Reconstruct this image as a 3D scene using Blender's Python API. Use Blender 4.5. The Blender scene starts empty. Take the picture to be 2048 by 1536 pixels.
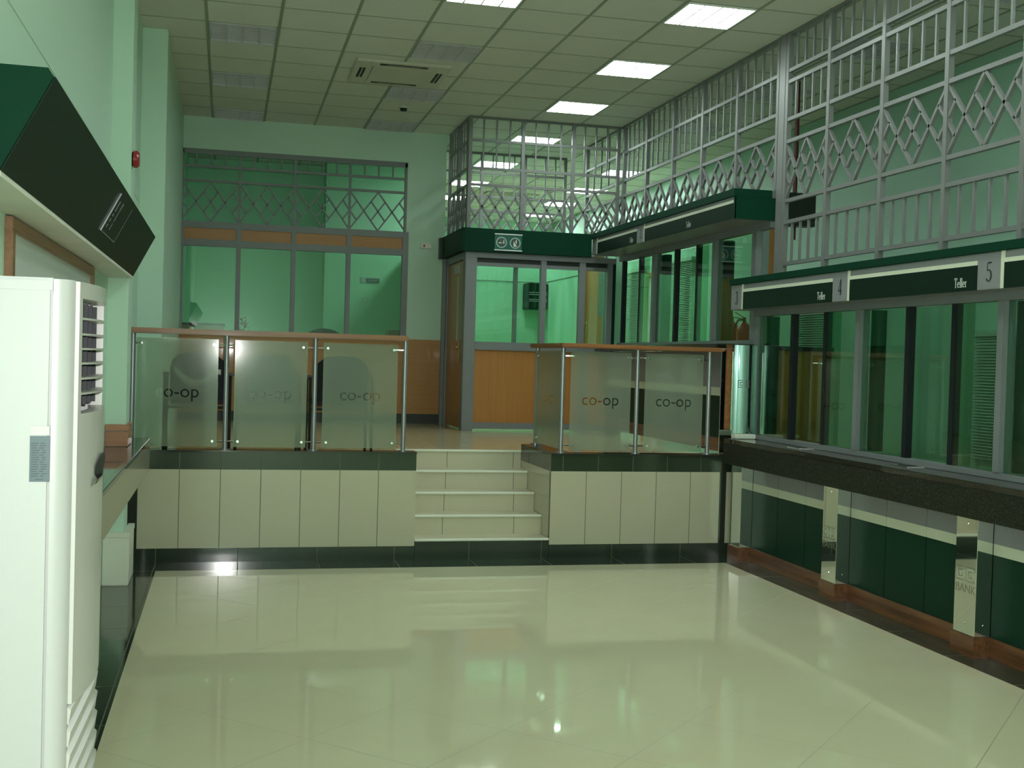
import bpy, bmesh, math, random
from mathutils import Vector, Matrix
random.seed(4)
S = bpy.context.scene
COL = S.collection
V = Vector

# ------------------------------------------------------------------ materials
def _mat(name):
    m = bpy.data.materials.new(name); m.use_nodes = True
    nt = m.node_tree; nt.nodes.clear()
    out = nt.nodes.new('ShaderNodeOutputMaterial')
    return m, nt, out

def _math(nt, op, a, b=None, c=None):
    n = nt.nodes.new('ShaderNodeMath'); n.operation = op
    for i, x in enumerate((a, b, c)):
        if x is None: continue
        if isinstance(x, (int, float)): n.inputs[i].default_value = x
        else: nt.links.new(x, n.inputs[i])
    return n.outputs[0]

def _mix(nt, fac, a, b):
    n = nt.nodes.new('ShaderNodeMix'); n.data_type = 'RGBA'
    if isinstance(fac, (int, float)): n.inputs[0].default_value = fac
    else: nt.links.new(fac, n.inputs[0])
    for i, x in ((6, a), (7, b)):
        if isinstance(x, tuple): n.inputs[i].default_value = (*x, 1)
        else: nt.links.new(x, n.inputs[i])
    return n.outputs[2]

def _pos(nt):
    g = nt.nodes.new('ShaderNodeNewGeometry')
    s = nt.nodes.new('ShaderNodeSeparateXYZ'); nt.links.new(g.outputs['Position'], s.inputs[0])
    return g.outputs['Position'], s.outputs

def _noise(nt, vec, scale, detail=3, rough=.55):
    n = nt.nodes.new('ShaderNodeTexNoise'); n.inputs['Scale'].default_value = scale
    n.inputs['Detail'].default_value = detail; n.inputs['Roughness'].default_value = rough
    if vec is not None: nt.links.new(vec, n.inputs['Vector'])
    return n.outputs['Fac']

def _scale(nt, vec, s):
    m = nt.nodes.new('ShaderNodeMapping'); m.inputs['Scale'].default_value = s
    nt.links.new(vec, m.inputs['Vector']); return m.outputs[0]

def _bsdf(nt, out, col, rough=.5, metal=0., spec=.5, coat=0., bump=None):
    b = nt.nodes.new('ShaderNodeBsdfPrincipled')
    if isinstance(col, tuple): b.inputs['Base Color'].default_value = (*col, 1)
    else: nt.links.new(col, b.inputs['Base Color'])
    if isinstance(rough, (int, float)): b.inputs['Roughness'].default_value = rough
    else: nt.links.new(rough, b.inputs['Roughness'])
    b.inputs['Metallic'].default_value = metal
    b.inputs['Specular IOR Level'].default_value = spec
    b.inputs['Coat Weight'].default_value = coat; b.inputs['Coat Roughness'].default_value = .05
    if bump is not None:
        n = nt.nodes.new('ShaderNodeBump'); n.inputs['Strength'].default_value = bump[1]
        n.inputs['Distance'].default_value = .002
        nt.links.new(bump[0], n.inputs['Height']); nt.links.new(n.outputs[0], b.inputs['Normal'])
    nt.links.new(b.outputs[0], out.inputs[0]); return b

def paint(name, col, rough=.5, var=.06, sc=1.3, metal=0., spec=.5, coat=0., grain=None):
    m, nt, out = _mat(name); p, _ = _pos(nt)
    d = tuple(c*(1-var) for c in col); u = tuple(min(1, c*(1+var)) for c in col)
    f = _noise(nt, p, sc, 4)
    c = _mix(nt, f, d, u)
    bump = None
    if grain: bump = (_noise(nt, p, grain, 2), .15)
    _bsdf(nt, out, c, rough, metal, spec, coat, bump); return m

def wood(name, dark, light, axis='Y', rough=.35, fine=38., coat=.2):
    m, nt, out = _mat(name); p, _ = _pos(nt)
    s = {'X': (1.2, fine, fine), 'Y': (fine, 1.2, fine), 'Z': (fine, fine, 1.2)}[axis]
    f = _noise(nt, _scale(nt, p, s), 1., 5, .6)
    r = nt.nodes.new('ShaderNodeValToRGB'); nt.links.new(f, r.inputs[0])
    r.color_ramp.elements[0].position = .3; r.color_ramp.elements[0].color = (*dark, 1)
    r.color_ramp.elements[1].position = .72; r.color_ramp.elements[1].color = (*light, 1)
    _bsdf(nt, out, r.outputs[0], rough, coat=coat); return m

def _line(nt, coord, period, off, width):
    # 1 on the joint, 0 on the tile
    a = _math(nt, 'SUBTRACT', coord, off)
    a = _math(nt, 'DIVIDE', a, period)
    a = _math(nt, 'FRACT', a)
    a = _math(nt, 'SUBTRACT', a, .5)
    a = _math(nt, 'ABSOLUTE', a)
    return _math(nt, 'GREATER_THAN', a, .5-width/period/2)

def tiles(name, col, joint, lines, rough=.12, speck=None, var=.04, spec=.5, coat=0., sc=2.):
    """lines: (ax, ay, az, period, offset, joint width) along the direction (ax, ay, az)"""
    m, nt, out = _mat(name); p, xyz = _pos(nt)
    c = _mix(nt, _noise(nt, p, sc, 4), tuple(x*(1-var) for x in col), tuple(x*(1+var) for x in col))
    if speck:
        s = _noise(nt, p, speck[0], 2, .7)
        s = _math(nt, 'GREATER_THAN', s, speck[2])
        c = _mix(nt, s, c, speck[1])
    fac = None
    for ax, ay, az, per, off, w in lines:
        d = nt.nodes.new('ShaderNodeVectorMath'); d.operation = 'DOT_PRODUCT'
        nt.links.new(p, d.inputs[0]); d.inputs[1].default_value = (ax, ay, az)
        l = _line(nt, d.outputs['Value'], per, off, w)
        fac = l if fac is None else _math(nt, 'MAXIMUM', fac, l)
    r = rough
    if fac is not None:
        c = _mix(nt, fac, c, joint)
        r = _math(nt, 'MULTIPLY_ADD', fac, .5, rough)
    _bsdf(nt, out, c, r, spec=spec, coat=coat); return m

def _fresnel(nt, ior):
    # the same reflectance on both faces of a thin pane
    g = nt.nodes.new('ShaderNodeNewGeometry'); f = nt.nodes.new('ShaderNodeFresnel')
    i = _math(nt, 'MULTIPLY_ADD', g.outputs['Backfacing'], 1/ior-ior, ior)
    nt.links.new(i, f.inputs[0]); return f

def thin_glass(name, tint, refl=1., rough=.0, ior=1.5):
    m, nt, out = _mat(name)
    t = nt.nodes.new('ShaderNodeBsdfTransparent'); t.inputs[0].default_value = (*tint, 1)
    g = nt.nodes.new('ShaderNodeBsdfGlossy'); g.inputs['Color'].default_value = (refl,)*3 + (1,)
    g.inputs['Roughness'].default_value = rough
    f = _fresnel(nt, ior)
    x = nt.nodes.new('ShaderNodeMixShader')
    nt.links.new(f.outputs[0], x.inputs[0]); nt.links.new(t.outputs[0], x.inputs[1]); nt.links.new(g.outputs[0], x.inputs[2])
    nt.links.new(x.outputs[0], out.inputs[0]); return m

def frosted(name):
    m, nt, out = _mat(name)
    d = nt.nodes.new('ShaderNodeBsdfDiffuse'); d.inputs[0].default_value = (.68, .74, .62, 1)
    tl = nt.nodes.new('ShaderNodeBsdfTranslucent'); tl.inputs[0].default_value = (.76, .86, .74, 1)
    rf = nt.nodes.new('ShaderNodeBsdfRefraction'); rf.inputs['Color'].default_value = (.80, .86, .78, 1)
    rf.inputs['Roughness'].default_value = .36; rf.inputs['IOR'].default_value = 1.03
    gl = nt.nodes.new('ShaderNodeBsdfGlossy'); gl.inputs['Roughness'].default_value = .10
    a = nt.nodes.new('ShaderNodeMixShader'); a.inputs[0].default_value = .62
    nt.links.new(d.outputs[0], a.inputs[1]); nt.links.new(tl.outputs[0], a.inputs[2])
    b = nt.nodes.new('ShaderNodeMixShader'); b.inputs[0].default_value = .62
    nt.links.new(a.outputs[0], b.inputs[1]); nt.links.new(rf.outputs[0], b.inputs[2])
    c = nt.nodes.new('ShaderNodeMixShader'); f = _fresnel(nt, 1.35)
    nt.links.new(f.outputs[0], c.inputs[0]); nt.links.new(b.outputs[0], c.inputs[1]); nt.links.new(gl.outputs[0], c.inputs[2])
    nt.links.new(c.outputs[0], out.inputs[0]); return m

def emit(name, col, strength):
    m, nt, out = _mat(name)
    e = nt.nodes.new('ShaderNodeEmission'); e.inputs[0].default_value = (*col, 1); e.inputs[1].default_value = strength
    nt.links.new(e.outputs[0], out.inputs[0]); return m

LAMP = (.85, 1., .925)
M = {}
M['wall'] = paint('mint_wall_paint', (.54, .74, .61), .45, .04, .8, grain=60)
M['wall_booth'] = paint('booth_wall_paint', (.36, .72, .50), .45, .04, .8, grain=60)
M['wall_in'] = paint('office_wall_paint', (.37, .60, .475), .45, .04, .8, grain=60)
M['ceil'] = paint('ceiling_tile_board', (.70, .70, .64), .9, .05, 2.2, grain=160)
M['tee'] = paint('ceiling_grid_shadow', (.30, .33, .26), .5)  # tees match the boards; this darker tone stands for their shadow
M['floor'] = tiles('cream_polished_tile', (.585, .55, .385), (.33, .31, .22),
                   [(-.70711, .70711, 0, .62, 2.70, .005), (.70711, .70711, 0, .61, 4.46, .005)], .035, None, .05, .5)
M['floor_up'] = tiles('upper_floor_tile', (.52, .44, .27), (.32, .27, .16), [(1, 0, 0, .6, .1, .006), (0, 1, 0, .6, 9.5, .006)], .16)
GRAN = (260., (.085, .10, .065), .66)
M['dark_floor'] = tiles('dark_floor_tile', (.030, .040, .030), (.10, .11, .07), [(1, 0, 0, .62, -.5, .006), (0, 1, 0, .62, 9.11, .006)], .08, GRAN, spec=.5)
M['dark_top'] = tiles('dark_band_tile', (.028, .044, .026), (.09, .115, .055), [(1, 0, 0, .3105, -.646, .006)], .15, GRAN)
M['dark_base'] = tiles('dark_skirting_tile', (.028, .038, .028), (.10, .11, .06), [(1, 0, 0, .62, -.5, .006)], .10, GRAN)
M['dark_plain'] = tiles('dark_granite', (.030, .034, .026), (0, 0, 0), [], .10, GRAN)
M['beige_l'] = tiles('beige_wall_tile', (.535, .50, .375), (.13, .12, .09), [(1, 0, 0, .3105, -.646, .006)], .16)
M['beige_r'] = tiles('beige_wall_tile_right', (.535, .50, .375), (.16, .15, .11), [(1, 0, 0, .3135, 2.664, .006)], .16)
M['shelf_stone'] = paint('grey_brown_stone', (.30, .27, .19), .16, .08, 6.)
M['beige_side'] = tiles('beige_side_tile', (.535, .50, .375), (.3, .28, .2), [(0, 0, 1, .165, .0, .004)], .16)
M['riser'] = tiles('stair_riser_tile', (.535, .50, .375), (.17, .15, .10), [(1, -.22, 0, .62, 1.524-.22*9.47+.22, .006)], .2)
M['tread'] = paint('stair_tread_tile', (.535, .50, .375), .2)
M['nosing'] = paint('stair_nosing', (.80, .82, .72), .35)
M['granite_edge'] = tiles('black_granite_edge', (.020, .022, .016), (0, 0, 0), [], .45, (130., (.10, .09, .062), .62), spec=.10)
M['granite'] = tiles('black_granite_counter', (.026, .024, .018), (0, 0, 0), [], .05, (130., (.10, .085, .06), .63), coat=.0)
M['frame'] = paint('grey_metal_frame', (.20, .21, .225), .38, .05, 3., metal=.0)
M['grille'] = paint('grey_grille_paint', (.17, .172, .172), .42, .05, 3.)
M['post'] = paint('steel_post', (.34, .35, .37), .28, .04, 3., metal=.55)
M['chrome'] = paint('chrome', (.82, .83, .82), .10, .02, 3., metal=1.)
M['mirror'] = paint('polished_steel', (.78, .80, .76), .035, .02, 3., metal=1.)
M['end_steel'] = paint('brushed_end_steel', (.16, .22, .22), .025, .03, 3., metal=1.)
M['etch'] = paint('etched_steel', (.60, .62, .56), .22, .03, 3., metal=1.)
M['green'] = paint('dark_green_laminate', (.004, .036, .020), .5, .10, 3., spec=.08)
M['green_sign'] = paint('black_green_sign', (.006, .018, .012), .42, .10, 3., spec=.14)
M['green_panel'] = paint('dark_green_panel', (.006, .036, .021), .34, .10, 3., spec=.10)
M['grey_panel'] = paint('grey_panel', (.235, .235, .255), .4, .04, 3.)
M['white_stripe'] = paint('white_stripe', (.66, .68, .56), .4, .03, 3.)
M['text_white'] = paint('white_lettering', (.72, .76, .72), .4, .02, 3.)
M['text_dark'] = paint('dark_lettering', (.02, .03, .03), .4, .02, 3.)
M['orange'] = wood('orange_veneer', (.40, .165, .034), (.48, .205, .047), 'Z', .4, 45.)
M['orange_h'] = wood('orange_veneer_flat', (.40, .165, .034), (.46, .195, .044), 'X', .4, 45.)
M['rail'] = wood('handrail_timber', (.20, .075, .026), (.36, .15, .055), 'X', .35, 30.)
M['railY'] = wood('handrail_timber_side', (.20, .075, .026), (.36, .15, .055), 'Y', .35, 30.)
M['skirt'] = wood('brown_skirting_timber', (.085, .028, .012), (.26, .105, .045), 'Y', .3, 26.)
M['boxwood'] = wood('reddish_box_timber', (.33, .125, .060), (.50, .22, .115), 'X', .4, 40.)
M['brown'] = wood('brown_board_frame', (.19, .080, .030), (.32, .15, .06), 'Y', .45, 30.)
M['white_board'] = paint('pale_board', (.62, .63, .62), .35)
M['soffit'] = paint('stained_white_soffit', (.66, .66, .58), .7, .16, 2.5)
M['ac'] = paint('white_ac_casing', (.345, .345, .345), .35, .015, 1.)
M['ac_front'] = paint('white_ac_front', (.40, .39, .38), .30, .015, 1.)
M['ac_dark'] = paint('dark_plastic', (.014, .016, .02), .45, spec=.2)
M['ac_inner'] = paint('pale_duct_plastic', (.80, .77, .80), .4)
M['plate'] = paint('blue_grey_nameplate', (.050, .078, .092), .45, .05, 40.)
M['plate_text'] = paint('nameplate_print', (.014, .024, .03), .5)
M['cream_box'] = paint('cream_box_paint', (.78, .78, .68), .4, .03, 2.)
M['red'] = paint('red_plastic', (.34, .035, .03), .25, .05, 3.)
M['ext_red'] = paint('extinguisher_red', (.38, .018, .03), .3, .05, 3.)
M['pole_red'] = paint('dark_red_paint', (.09, .012, .014), .4)
M['black'] = paint('black_plastic', (.012, .014, .013), .4)
M['chair'] = paint('black_chair_cloth', (.020, .022, .026), .85, .2, 40.)
M['seat'] = paint('mauve_seat_cloth', (.075, .05, .07), .85, .2, 40.)
M['louvre'] = paint('lamp_louvre_metal', (.60, .57, .62), .30, .03, 3., metal=.3)
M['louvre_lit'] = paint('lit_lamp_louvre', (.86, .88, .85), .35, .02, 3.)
M['reflector'] = paint('lamp_reflector', (.52, .49, .54), .4, .05, 3.)
M['lamp'] = emit('lamp_tubes', LAMP, 21.)
M['lamp_far'] = emit('office_lamp_tubes', LAMP, 36.)
M['cassette'] = paint('cassette_plastic', (.60, .59, .49), .5, .03, 3.)
M['blind'] = paint('blind_slat', (.36, .50, .40), .5, .04, 3.)
M['plant'] = paint('dark_leaf', (.006, .022, .010), .6, .2, 20.)
M['brass'] = paint('brass', (.55, .42, .14), .25, .05, 3., metal=1.)
M['teal'] = paint('teal_sign_plate', (.010, .10, .080), .3, .05, 3.)
M['silver'] = paint('silver_print', (.36, .46, .42), .4, .03, 3.)
M['sign_red'] = paint('red_print', (.25, .05, .035), .5)
M['glass'] = thin_glass('clear_glass', (.94, .97, .94), 1., 0., 1.45)
M['glass_teller'] = thin_glass('green_teller_glass', (.66, .84, .72), .9, 0., 1.5)
M['glass_win'] = thin_glass('green_window_glass', (.84, .97, .89), .9, 0., 1.5)
M['frost'] = frosted('frosted_film')

# ------------------------------------------------------------------ mesh helpers
BASE = {}
class MB:
    def __init__(s): s.v = []; s.f = []
    def add(s, vs, fs):
        n = len(s.v); s.v += [tuple(x) for x in vs]; s.f += [tuple(i+n for i in f) for f in fs]; return s
    def box(s, x0, x1, y0, y1, z0, z1):
        vs = [(x, y, z) for x in (x0, x1) for y in (y0, y1) for z in (z0, z1)]
        return s.add(vs, [(0, 1, 3, 2), (4, 6, 7, 5), (0, 4, 5, 1), (2, 3, 7, 6), (0, 2, 6, 4), (1, 5, 7, 3)])
    def bar(s, p, q, w, d, n):
        """straight bar p-q, width w in the plane, depth d along n"""
        p, q, n = V(p), V(q), V(n).normalized(); t = (q-p).normalized(); b = t.cross(n).normalized()
        c = []
        for e in (p, q):
            for sx, sy in ((-1, -1), (1, -1), (1, 1), (-1, 1)): c.append(e + b*(sx*w/2) + n*(sy*d/2))
        return s.add(c, [(3, 2, 1, 0), (4, 5, 6, 7), (0, 1, 5, 4), (1, 2, 6, 5), (2, 3, 7, 6), (3, 0, 4, 7)])
    def cyl(s, p, q, r, n=16, r2=None):
        p, q = V(p), V(q); t = (q-p).normalized(); r2 = r if r2 is None else r2
        a = t.orthogonal().normalized(); b = t.cross(a)
        vs = []
        for e, rr in ((p, r), (q, r2)):
            for i in range(n):
                th = 2*math.pi*i/n; vs.append(e + a*math.cos(th)*rr + b*math.sin(th)*rr)
        fs = [(i, (i+1) % n, n+(i+1) % n, n+i) for i in range(n)] + [tuple(range(n))[::-1], tuple(range(n, 2*n))]
        return s.add(vs, fs)
    def prism(s, pts, vec):
        """pts: 3D polygon extruded by vec"""
        pts = [V(p) for p in pts]; n = len(pts); vec = V(vec)
        nrm = V((0, 0, 0))
        for i in range(n): nrm += pts[i].cross(pts[(i+1) % n])
        if nrm.dot(vec) > 0: pts = pts[::-1]
        return s.add(pts + [p+vec for p in pts], [tuple(range(n)), tuple(range(n, 2*n))[::-1]] + [(i, n+i, n+(i+1) % n, (i+1) % n) for i in range(n)])
    def lathe(s, prof, c, n=20):
        """profile (r, z) turned about the vertical through c"""
        c = V(c); vs = []; fs = []
        for r, z in prof:
            for i in range(n):
                th = 2*math.pi*i/n; vs.append(c + V((r*math.cos(th), r*math.sin(th), z)))
        for k in range(len(prof)-1):
            for i in range(n): fs.append((k*n+i, k*n+(i+1) % n, (k+1)*n+(i+1) % n, (k+1)*n+i))
        fs += [tuple(range(n))[::-1], tuple(range((len(prof)-1)*n, len(prof)*n))]
        return s.add(vs, fs)
    def tube(s, pts, r, n=8):
        for a, b in zip(pts[:-1], pts[1:]): s.cyl(a, b, r, n)
        return s
    def flat(s, verts, faces, o, right, up, nrm=None, th=0.):
        """2D shape laid on the plane (o, right, up), thickened along its normal"""
        o, right, up = V(o), V(right), V(up); n = V(nrm).normalized() if nrm else right.cross(up).normalized()
        vs = [o + right*x + up*y + n*th for x, y in verts]
        if not th: return s.add(vs, faces)
        k = len(vs); vs += [o + right*x + up*y for x, y in verts]
        fs = list(faces) + [tuple(i+k for i in f)[::-1] for f in faces]
        ec = {}
        for f in faces:
            for a, b in zip(f, f[1:]+f[:1]): ec[(a, b)] = ec.get((a, b), 0)+1
        for (a, b) in list(ec):
            if (b, a) not in ec: fs.append((a, a+k, b+k, b))
        return s.add(vs, fs)
    def build(s, name, mat, parent=None, bevel=0., smooth=False, loc=None, seg=2):
        L = V(BASE[parent.name]) if parent else V(loc if loc is not None else (0, 0, 0))
        me = bpy.data.meshes.new(name); me.from_pydata([V(x)-L for x in s.v], [], s.f)
        if bevel:
            bm = bmesh.new(); bm.from_mesh(me); bmesh.ops.remove_doubles(bm, verts=bm.verts, dist=1e-5)
            es = [e for e in bm.edges if len(e.link_faces) == 2 and e.calc_face_angle(0) > .6]
            bmesh.ops.bevel(bm, geom=es, offset=bevel, segments=seg, affect='EDGES', clamp_overlap=True)
            bm.to_mesh(me); bm.free()
        if bevel or smooth:
            for p in me.polygons: p.use_smooth = True
            me.set_sharp_from_angle(angle=math.radians(34))
        me.materials.append(M[mat])
        o = bpy.data.objects.new(name, me); COL.objects.link(o)
        if parent: o.parent = parent
        else: o.location = L
        BASE[o.name] = tuple(L); return o

def tag(o, label=None, cat=None, group=None, kind=None):
    for k, x in (('label', label), ('category', cat), ('group', group), ('kind', kind)):
        if x: o[k] = x
    return o
def thing(name, label, cat, loc, group=None):
    o = bpy.data.objects.new(name, None); o.empty_display_size = .1; COL.objects.link(o); o.location = loc
    BASE[o.name] = tuple(loc); return tag(o, label, cat, group)
def struct(name, b, mat, **k): return tag(b.build(name, mat, **k), kind='structure')
def sgroup(name, loc=(0, 0, 0)):
    o = bpy.data.objects.new(name, None); COL.objects.link(o); o.location = loc; BASE[o.name] = tuple(loc); o['kind'] = 'structure'; return o
def copy_tree(o, loc=None, parent=None, label=None):
    c = o.copy(); COL.objects.link(c)
    if parent: c.parent = parent
    else:
        c.location = loc; BASE[c.name] = tuple(loc)
    if label: c['label'] = label
    for ch in list(o.children): copy_tree(ch, None, c)
    return c

# ------------------------------------------------------------------ lettering
def text_flat(body, size, spacing=1.):
    cu = bpy.data.curves.new('t', 'FONT'); cu.body = body; cu.size = size; cu.align_x = 'CENTER'; cu.space_character = spacing
    cu.resolution_u = 4
    o = bpy.data.objects.new('t', cu); COL.objects.link(o)
    dg = bpy.context.evaluated_depsgraph_get(); ev = o.evaluated_get(dg); me = ev.to_mesh()
    vs = [(v.co.x, v.co.y) for v in me.vertices]; fs = [tuple(p.vertices) for p in me.polygons]
    ev.to_mesh_clear(); bpy.data.objects.remove(o); bpy.data.curves.remove(cu)
    return vs, fs

def strokes(segs):
    """list of polylines [(x, y, w), ...] -> 2D quads; w is the pen width there"""
    vs, fs = [], []
    for s in segs:
        k0 = len(vs)
        for i, (x, y, w) in enumerate(s):
            a = s[max(0, i-1)]; b = s[min(len(s)-1, i+1)]
            dx, dy = b[0]-a[0], b[1]-a[1]; l = math.hypot(dx, dy) or 1
            nx, ny = -dy/l, dx/l
            vs += [(x+nx*w/2, y+ny*w/2), (x-nx*w/2, y-ny*w/2)]
        for i in range(len(s)-1):
            a = k0+2*i; fs.append((a, a+1, a+3, a+2))
    return vs, fs
def arc(cx, cy, rx, ry, a0, a1, thick, thin, n=18):
    """pen arc: thick on the vertical sides, thin at top and bottom"""
    r = []
    for i in range(n+1):
        t = math.radians(a0+(a1-a0)*i/n)
        r.append((cx+rx*math.cos(t), cy+ry*math.sin(t), thin+(thick-thin)*abs(math.cos(t))))
    return r
TH, TN = .125, .042
GL = {
 'T': (.56, [[(.28, 0, TH), (.28, .98, TH)], [(.02, .98, TN*1.5), (.54, .98, TN*1.5)], [(.03, .99, TN), (.03, .78, TN)], [(.53, .99, TN), (.53, .78, TN)], [(.16, .015, TN), (.40, .015, TN)]]),
 'e': (.40, [arc(.20, .31, .145, .29, 0, 318, TH, TN), [(.08, .33, TN), (.34, .33, TN)]]),
 'l': (.24, [[(.12, 0, TH), (.12, .99, TH)], [(.02, .015, TN), (.22, .015, TN)], [(.02, .96, TN), (.12, .975, TN)]]),
 'r': (.34, [[(.12, 0, TH), (.12, .60, TH)], [(.02, .015, TN), (.24, .015, TN)], [(.02, .58, TN), (.12, .59, TN)], [(.14, .44, TN), (.20, .56, .05), (.30, .55, .10)]]),
 '1': (.5, [[(.25, 0, TH), (.25, .98, TH)], [(.12, .015, TN), (.38, .015, TN)], [(.10, .86, TN), (.25, .96, TN*1.4)]]),
 '2': (.5, [arc(.25, .72, .18, .25, 170, -38, TH, TN) + [(.08, .03, .07)], [(.06, .04, .09), (.44, .04, .09)], [(.43, .03, TN), (.45, .20, TN)]]),
 '3': (.5, [arc(.24, .75, .15, .22, 155, -88, TH, TN), arc(.23, .27, .19, .26, 88, -155, TH, TN)]),
 '4': (.5, [[(.33, 0, TH), (.33, .98, TH)], [(.33, .96, TN*1.3), (.03, .30, TN*1.3)], [(.02, .27, .08), (.48, .27, .08)]]),
 '5': (.5, [[(.12, .95, .08), (.44, .95, .08)], [(.13, .96, TN*1.2), (.09, .55, TN*1.2)], arc(.22, .30, .20, .29, 118, -150, TH, TN)]),
}
def serif(body, h):
    vs, fs = [], []; x = 0.
    for ch in body:
        w, sg = GL[ch]; a, b = strokes(sg); k = len(vs)
        vs += [((x+p)*h, q*h) for p, q in a]; fs += [tuple(i+k for i in f) for f in b]; x += w
    return [(p-x*h/2, q) for p, q in vs], fs

# "co-op" with its letters left clear in the frosted film
def _coop_splines():
    cu = bpy.data.curves.new('c', 'FONT'); cu.body = 'co-op'; cu.size = .142; cu.align_x = 'CENTER'
    o = bpy.data.objects.new('c', cu); COL.objects.link(o)
    for x in bpy.context.view_layer.objects: x.select_set(False)
    bpy.context.view_layer.objects.active = o; o.select_set(True)
    bpy.ops.object.convert(target='CURVE')
    sp = []
    for s in o.data.splines:
        if s.type == 'BEZIER': sp.append([(tuple(p.handle_left)[:2], tuple(p.co)[:2], tuple(p.handle_right)[:2]) for p in s.bezier_points])
    bpy.data.objects.remove(o); return sp
COOP = _coop_splines()
def film_flat(w, h, ty):
    """frosted rectangle w x h (origin lower left) with the clear letters cut out at height ty; returns (verts, faces)"""
    cu = bpy.data.curves.new('f', 'CURVE'); cu.dimensions = '2D'; cu.fill_mode = 'BOTH'; cu.resolution_u = 5
    s = cu.splines.new('POLY'); s.points.add(3); s.use_cyclic_u = True
    for p, c in zip(s.points, ((0, 0), (w, 0), (w, h), (0, h))): p.co = (*c, 0, 1)
    k = min(1., w/.5)
    for sp in COOP:
        s = cu.splines.new('BEZIER'); s.bezier_points.add(len(sp)-1); s.use_cyclic_u = True
        for p, (a, b, c) in zip(s.bezier_points, sp):
            p.handle_left_type = p.handle_right_type = 'FREE'
            p.co = (w/2+b[0]*k, ty+b[1]*k, 0); p.handle_left = (w/2+a[0]*k, ty+a[1]*k, 0); p.handle_right = (w/2+c[0]*k, ty+c[1]*k, 0)
    o = bpy.data.objects.new('f', cu); COL.objects.link(o)
    dg = bpy.context.evaluated_depsgraph_get(); ev = o.evaluated_get(dg); me = ev.to_mesh()
    vs = [(v.co.x, v.co.y) for v in me.vertices]; fs = [tuple(p.vertices) for p in me.polygons if abs(p.normal.z) > .5]
    ev.to_mesh_clear(); bpy.data.objects.remove(o); bpy.data.curves.remove(cu); return vs, fs

# ------------------------------------------------------------------ key dimensions
ZC, ZU = 4.44, .82          # ceiling, upper floor
PF = 9.47                   # front of the raised platform
XL, XR = -.81, 4.5          # left wall, teller screen line
YB = 14.54                  # back wall
YN = -1.6                   # wall behind the camera
XS = 6.4                    # staff side wall
X1, X2 = 1.524, 2.664       # stair opening

# ------------------------------------------------------------------ setting
b = MB(); b.box(-.48, 4.105, YN, 9.11, -.1, 0); struct('floor', b, 'floor')
b = MB(); b.box(-.98, -.48, YN, PF, -.1, 0); b.box(4.105, 4.36, YN, PF, -.1, 0); b.box(-.48, 4.105, 9.11, PF, -.1, 0)
struct('floor_border', b, 'dark_floor')
b = MB(); b.box(4.36, XS, YN, 9.6, -.1, 0); struct('floor_staff', b, 'floor_up')
b = MB(); b.box(-.9, X1-.03, PF+.03, 18, ZU-.12, ZU-.0); b.box(X1-.03, X2+.03, PF+4*.2571+.03, 18, ZU-.12, ZU); b.box(X2+.03, XS, PF+.03, 23.2, ZU-.12, ZU)
struct('floor_upper', b, 'floor_up')
# ceiling with its grid of tees
c = sgroup('ceiling')
MB().box(-1., XS+.1, YN-.1, 23.3, ZC, ZC+.06).build('ceiling_board', 'ceil', c)
b = MB()
for i in range(-1, 12):
    x = -.224+.6*i; b.box(x-.013, x+.013, YN, 23.2, ZC-.004, ZC)
MB.build(b, 'long_tee', 'tee', c)
b = MB()
for j in range(-19, 23):
    y = 9.72+.605*j; b.box(-.76, XS, y-.006, y+.006, ZC-.0035, ZC)
b.build('cross_tee', 'tee', c)
# walls
b = MB(); b.box(-.98, XL, YN, 8.60, 0, ZC); struct('wall_left', b, 'wall')
b = MB(); b.box(-.98, -.765, 8.93, 10.71, 0, ZC); struct('wall_left_recess', b, 'wall')
b = MB(); b.box(-.98, -.674, 8.60, 8.93, 0, ZC); struct('pillar_left', b, 'wall', bevel=.006)
b = MB(); b.box(-.92, -.555, 10.71, YB+.12, ZU, ZC); struct('wall_left_upper', b, 'wall', bevel=.006)
b = MB(); b.box(-.82, -.806, YN, 8.60, 2.92, 2.926); b.box(-.77, -.761, 8.93, 10.71, 2.92, 2.926); struct('trim_1', b, 'wall')
b = MB(); b.box(-.555, 2.135, YB, YB+.12, ZU, 1.80); b.box(-.555, 2.62, YB, YB+.12, 4.06, ZC); b.box(2.135, 2.62, YB, YB+.12, ZU, 4.06); struct('wall_back', b, 'wall')
b = MB(); b.box(-.55, 2.60, YB-.012, YB-.001, .94, 1.868); struct('wall_dado', b, 'orange_h')
b = MB(); b.box(-.55, 2.60, YB-.014, YB-.001, ZU, .94); struct('baseboard_back', b, 'black')
b = MB(); b.box(-.92, XS+.1, YN-.12, YN, 0, ZC); struct('wall_front', b, 'wall')
b = MB(); b.box(XR, XR+.12, YN, 2.83, 0, ZC); struct('wall_right', b, 'wall')
b = MB(); b.box(XS, XS+.1, YN, 23.3, 0, ZC); struct('wall_staff', b, 'wall_in')
b = MB(); b.box(-.92, XS+.1, 23.2, 23.3, 0, ZC); struct('wall_far', b, 'wall_booth')
# left office behind the back window
b = MB(); b.box(-.92, 1.36, 17.7, 17.82, ZU, ZC); b.box(1.36, 2.72, 17.35, 17.82, ZU, ZC); struct('wall_office_back', b, 'wall_booth')
b = MB(); b.box(-.92, -.60, YB+.12, 17.7, ZU, ZC); struct('wall_office_left', b, 'wall_booth')
b = MB(); b.box(2.60, 2.70, YB+.12, 17.35, ZU, 3.2); struct('wall_office_right', b, 'wall_booth')
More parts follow.
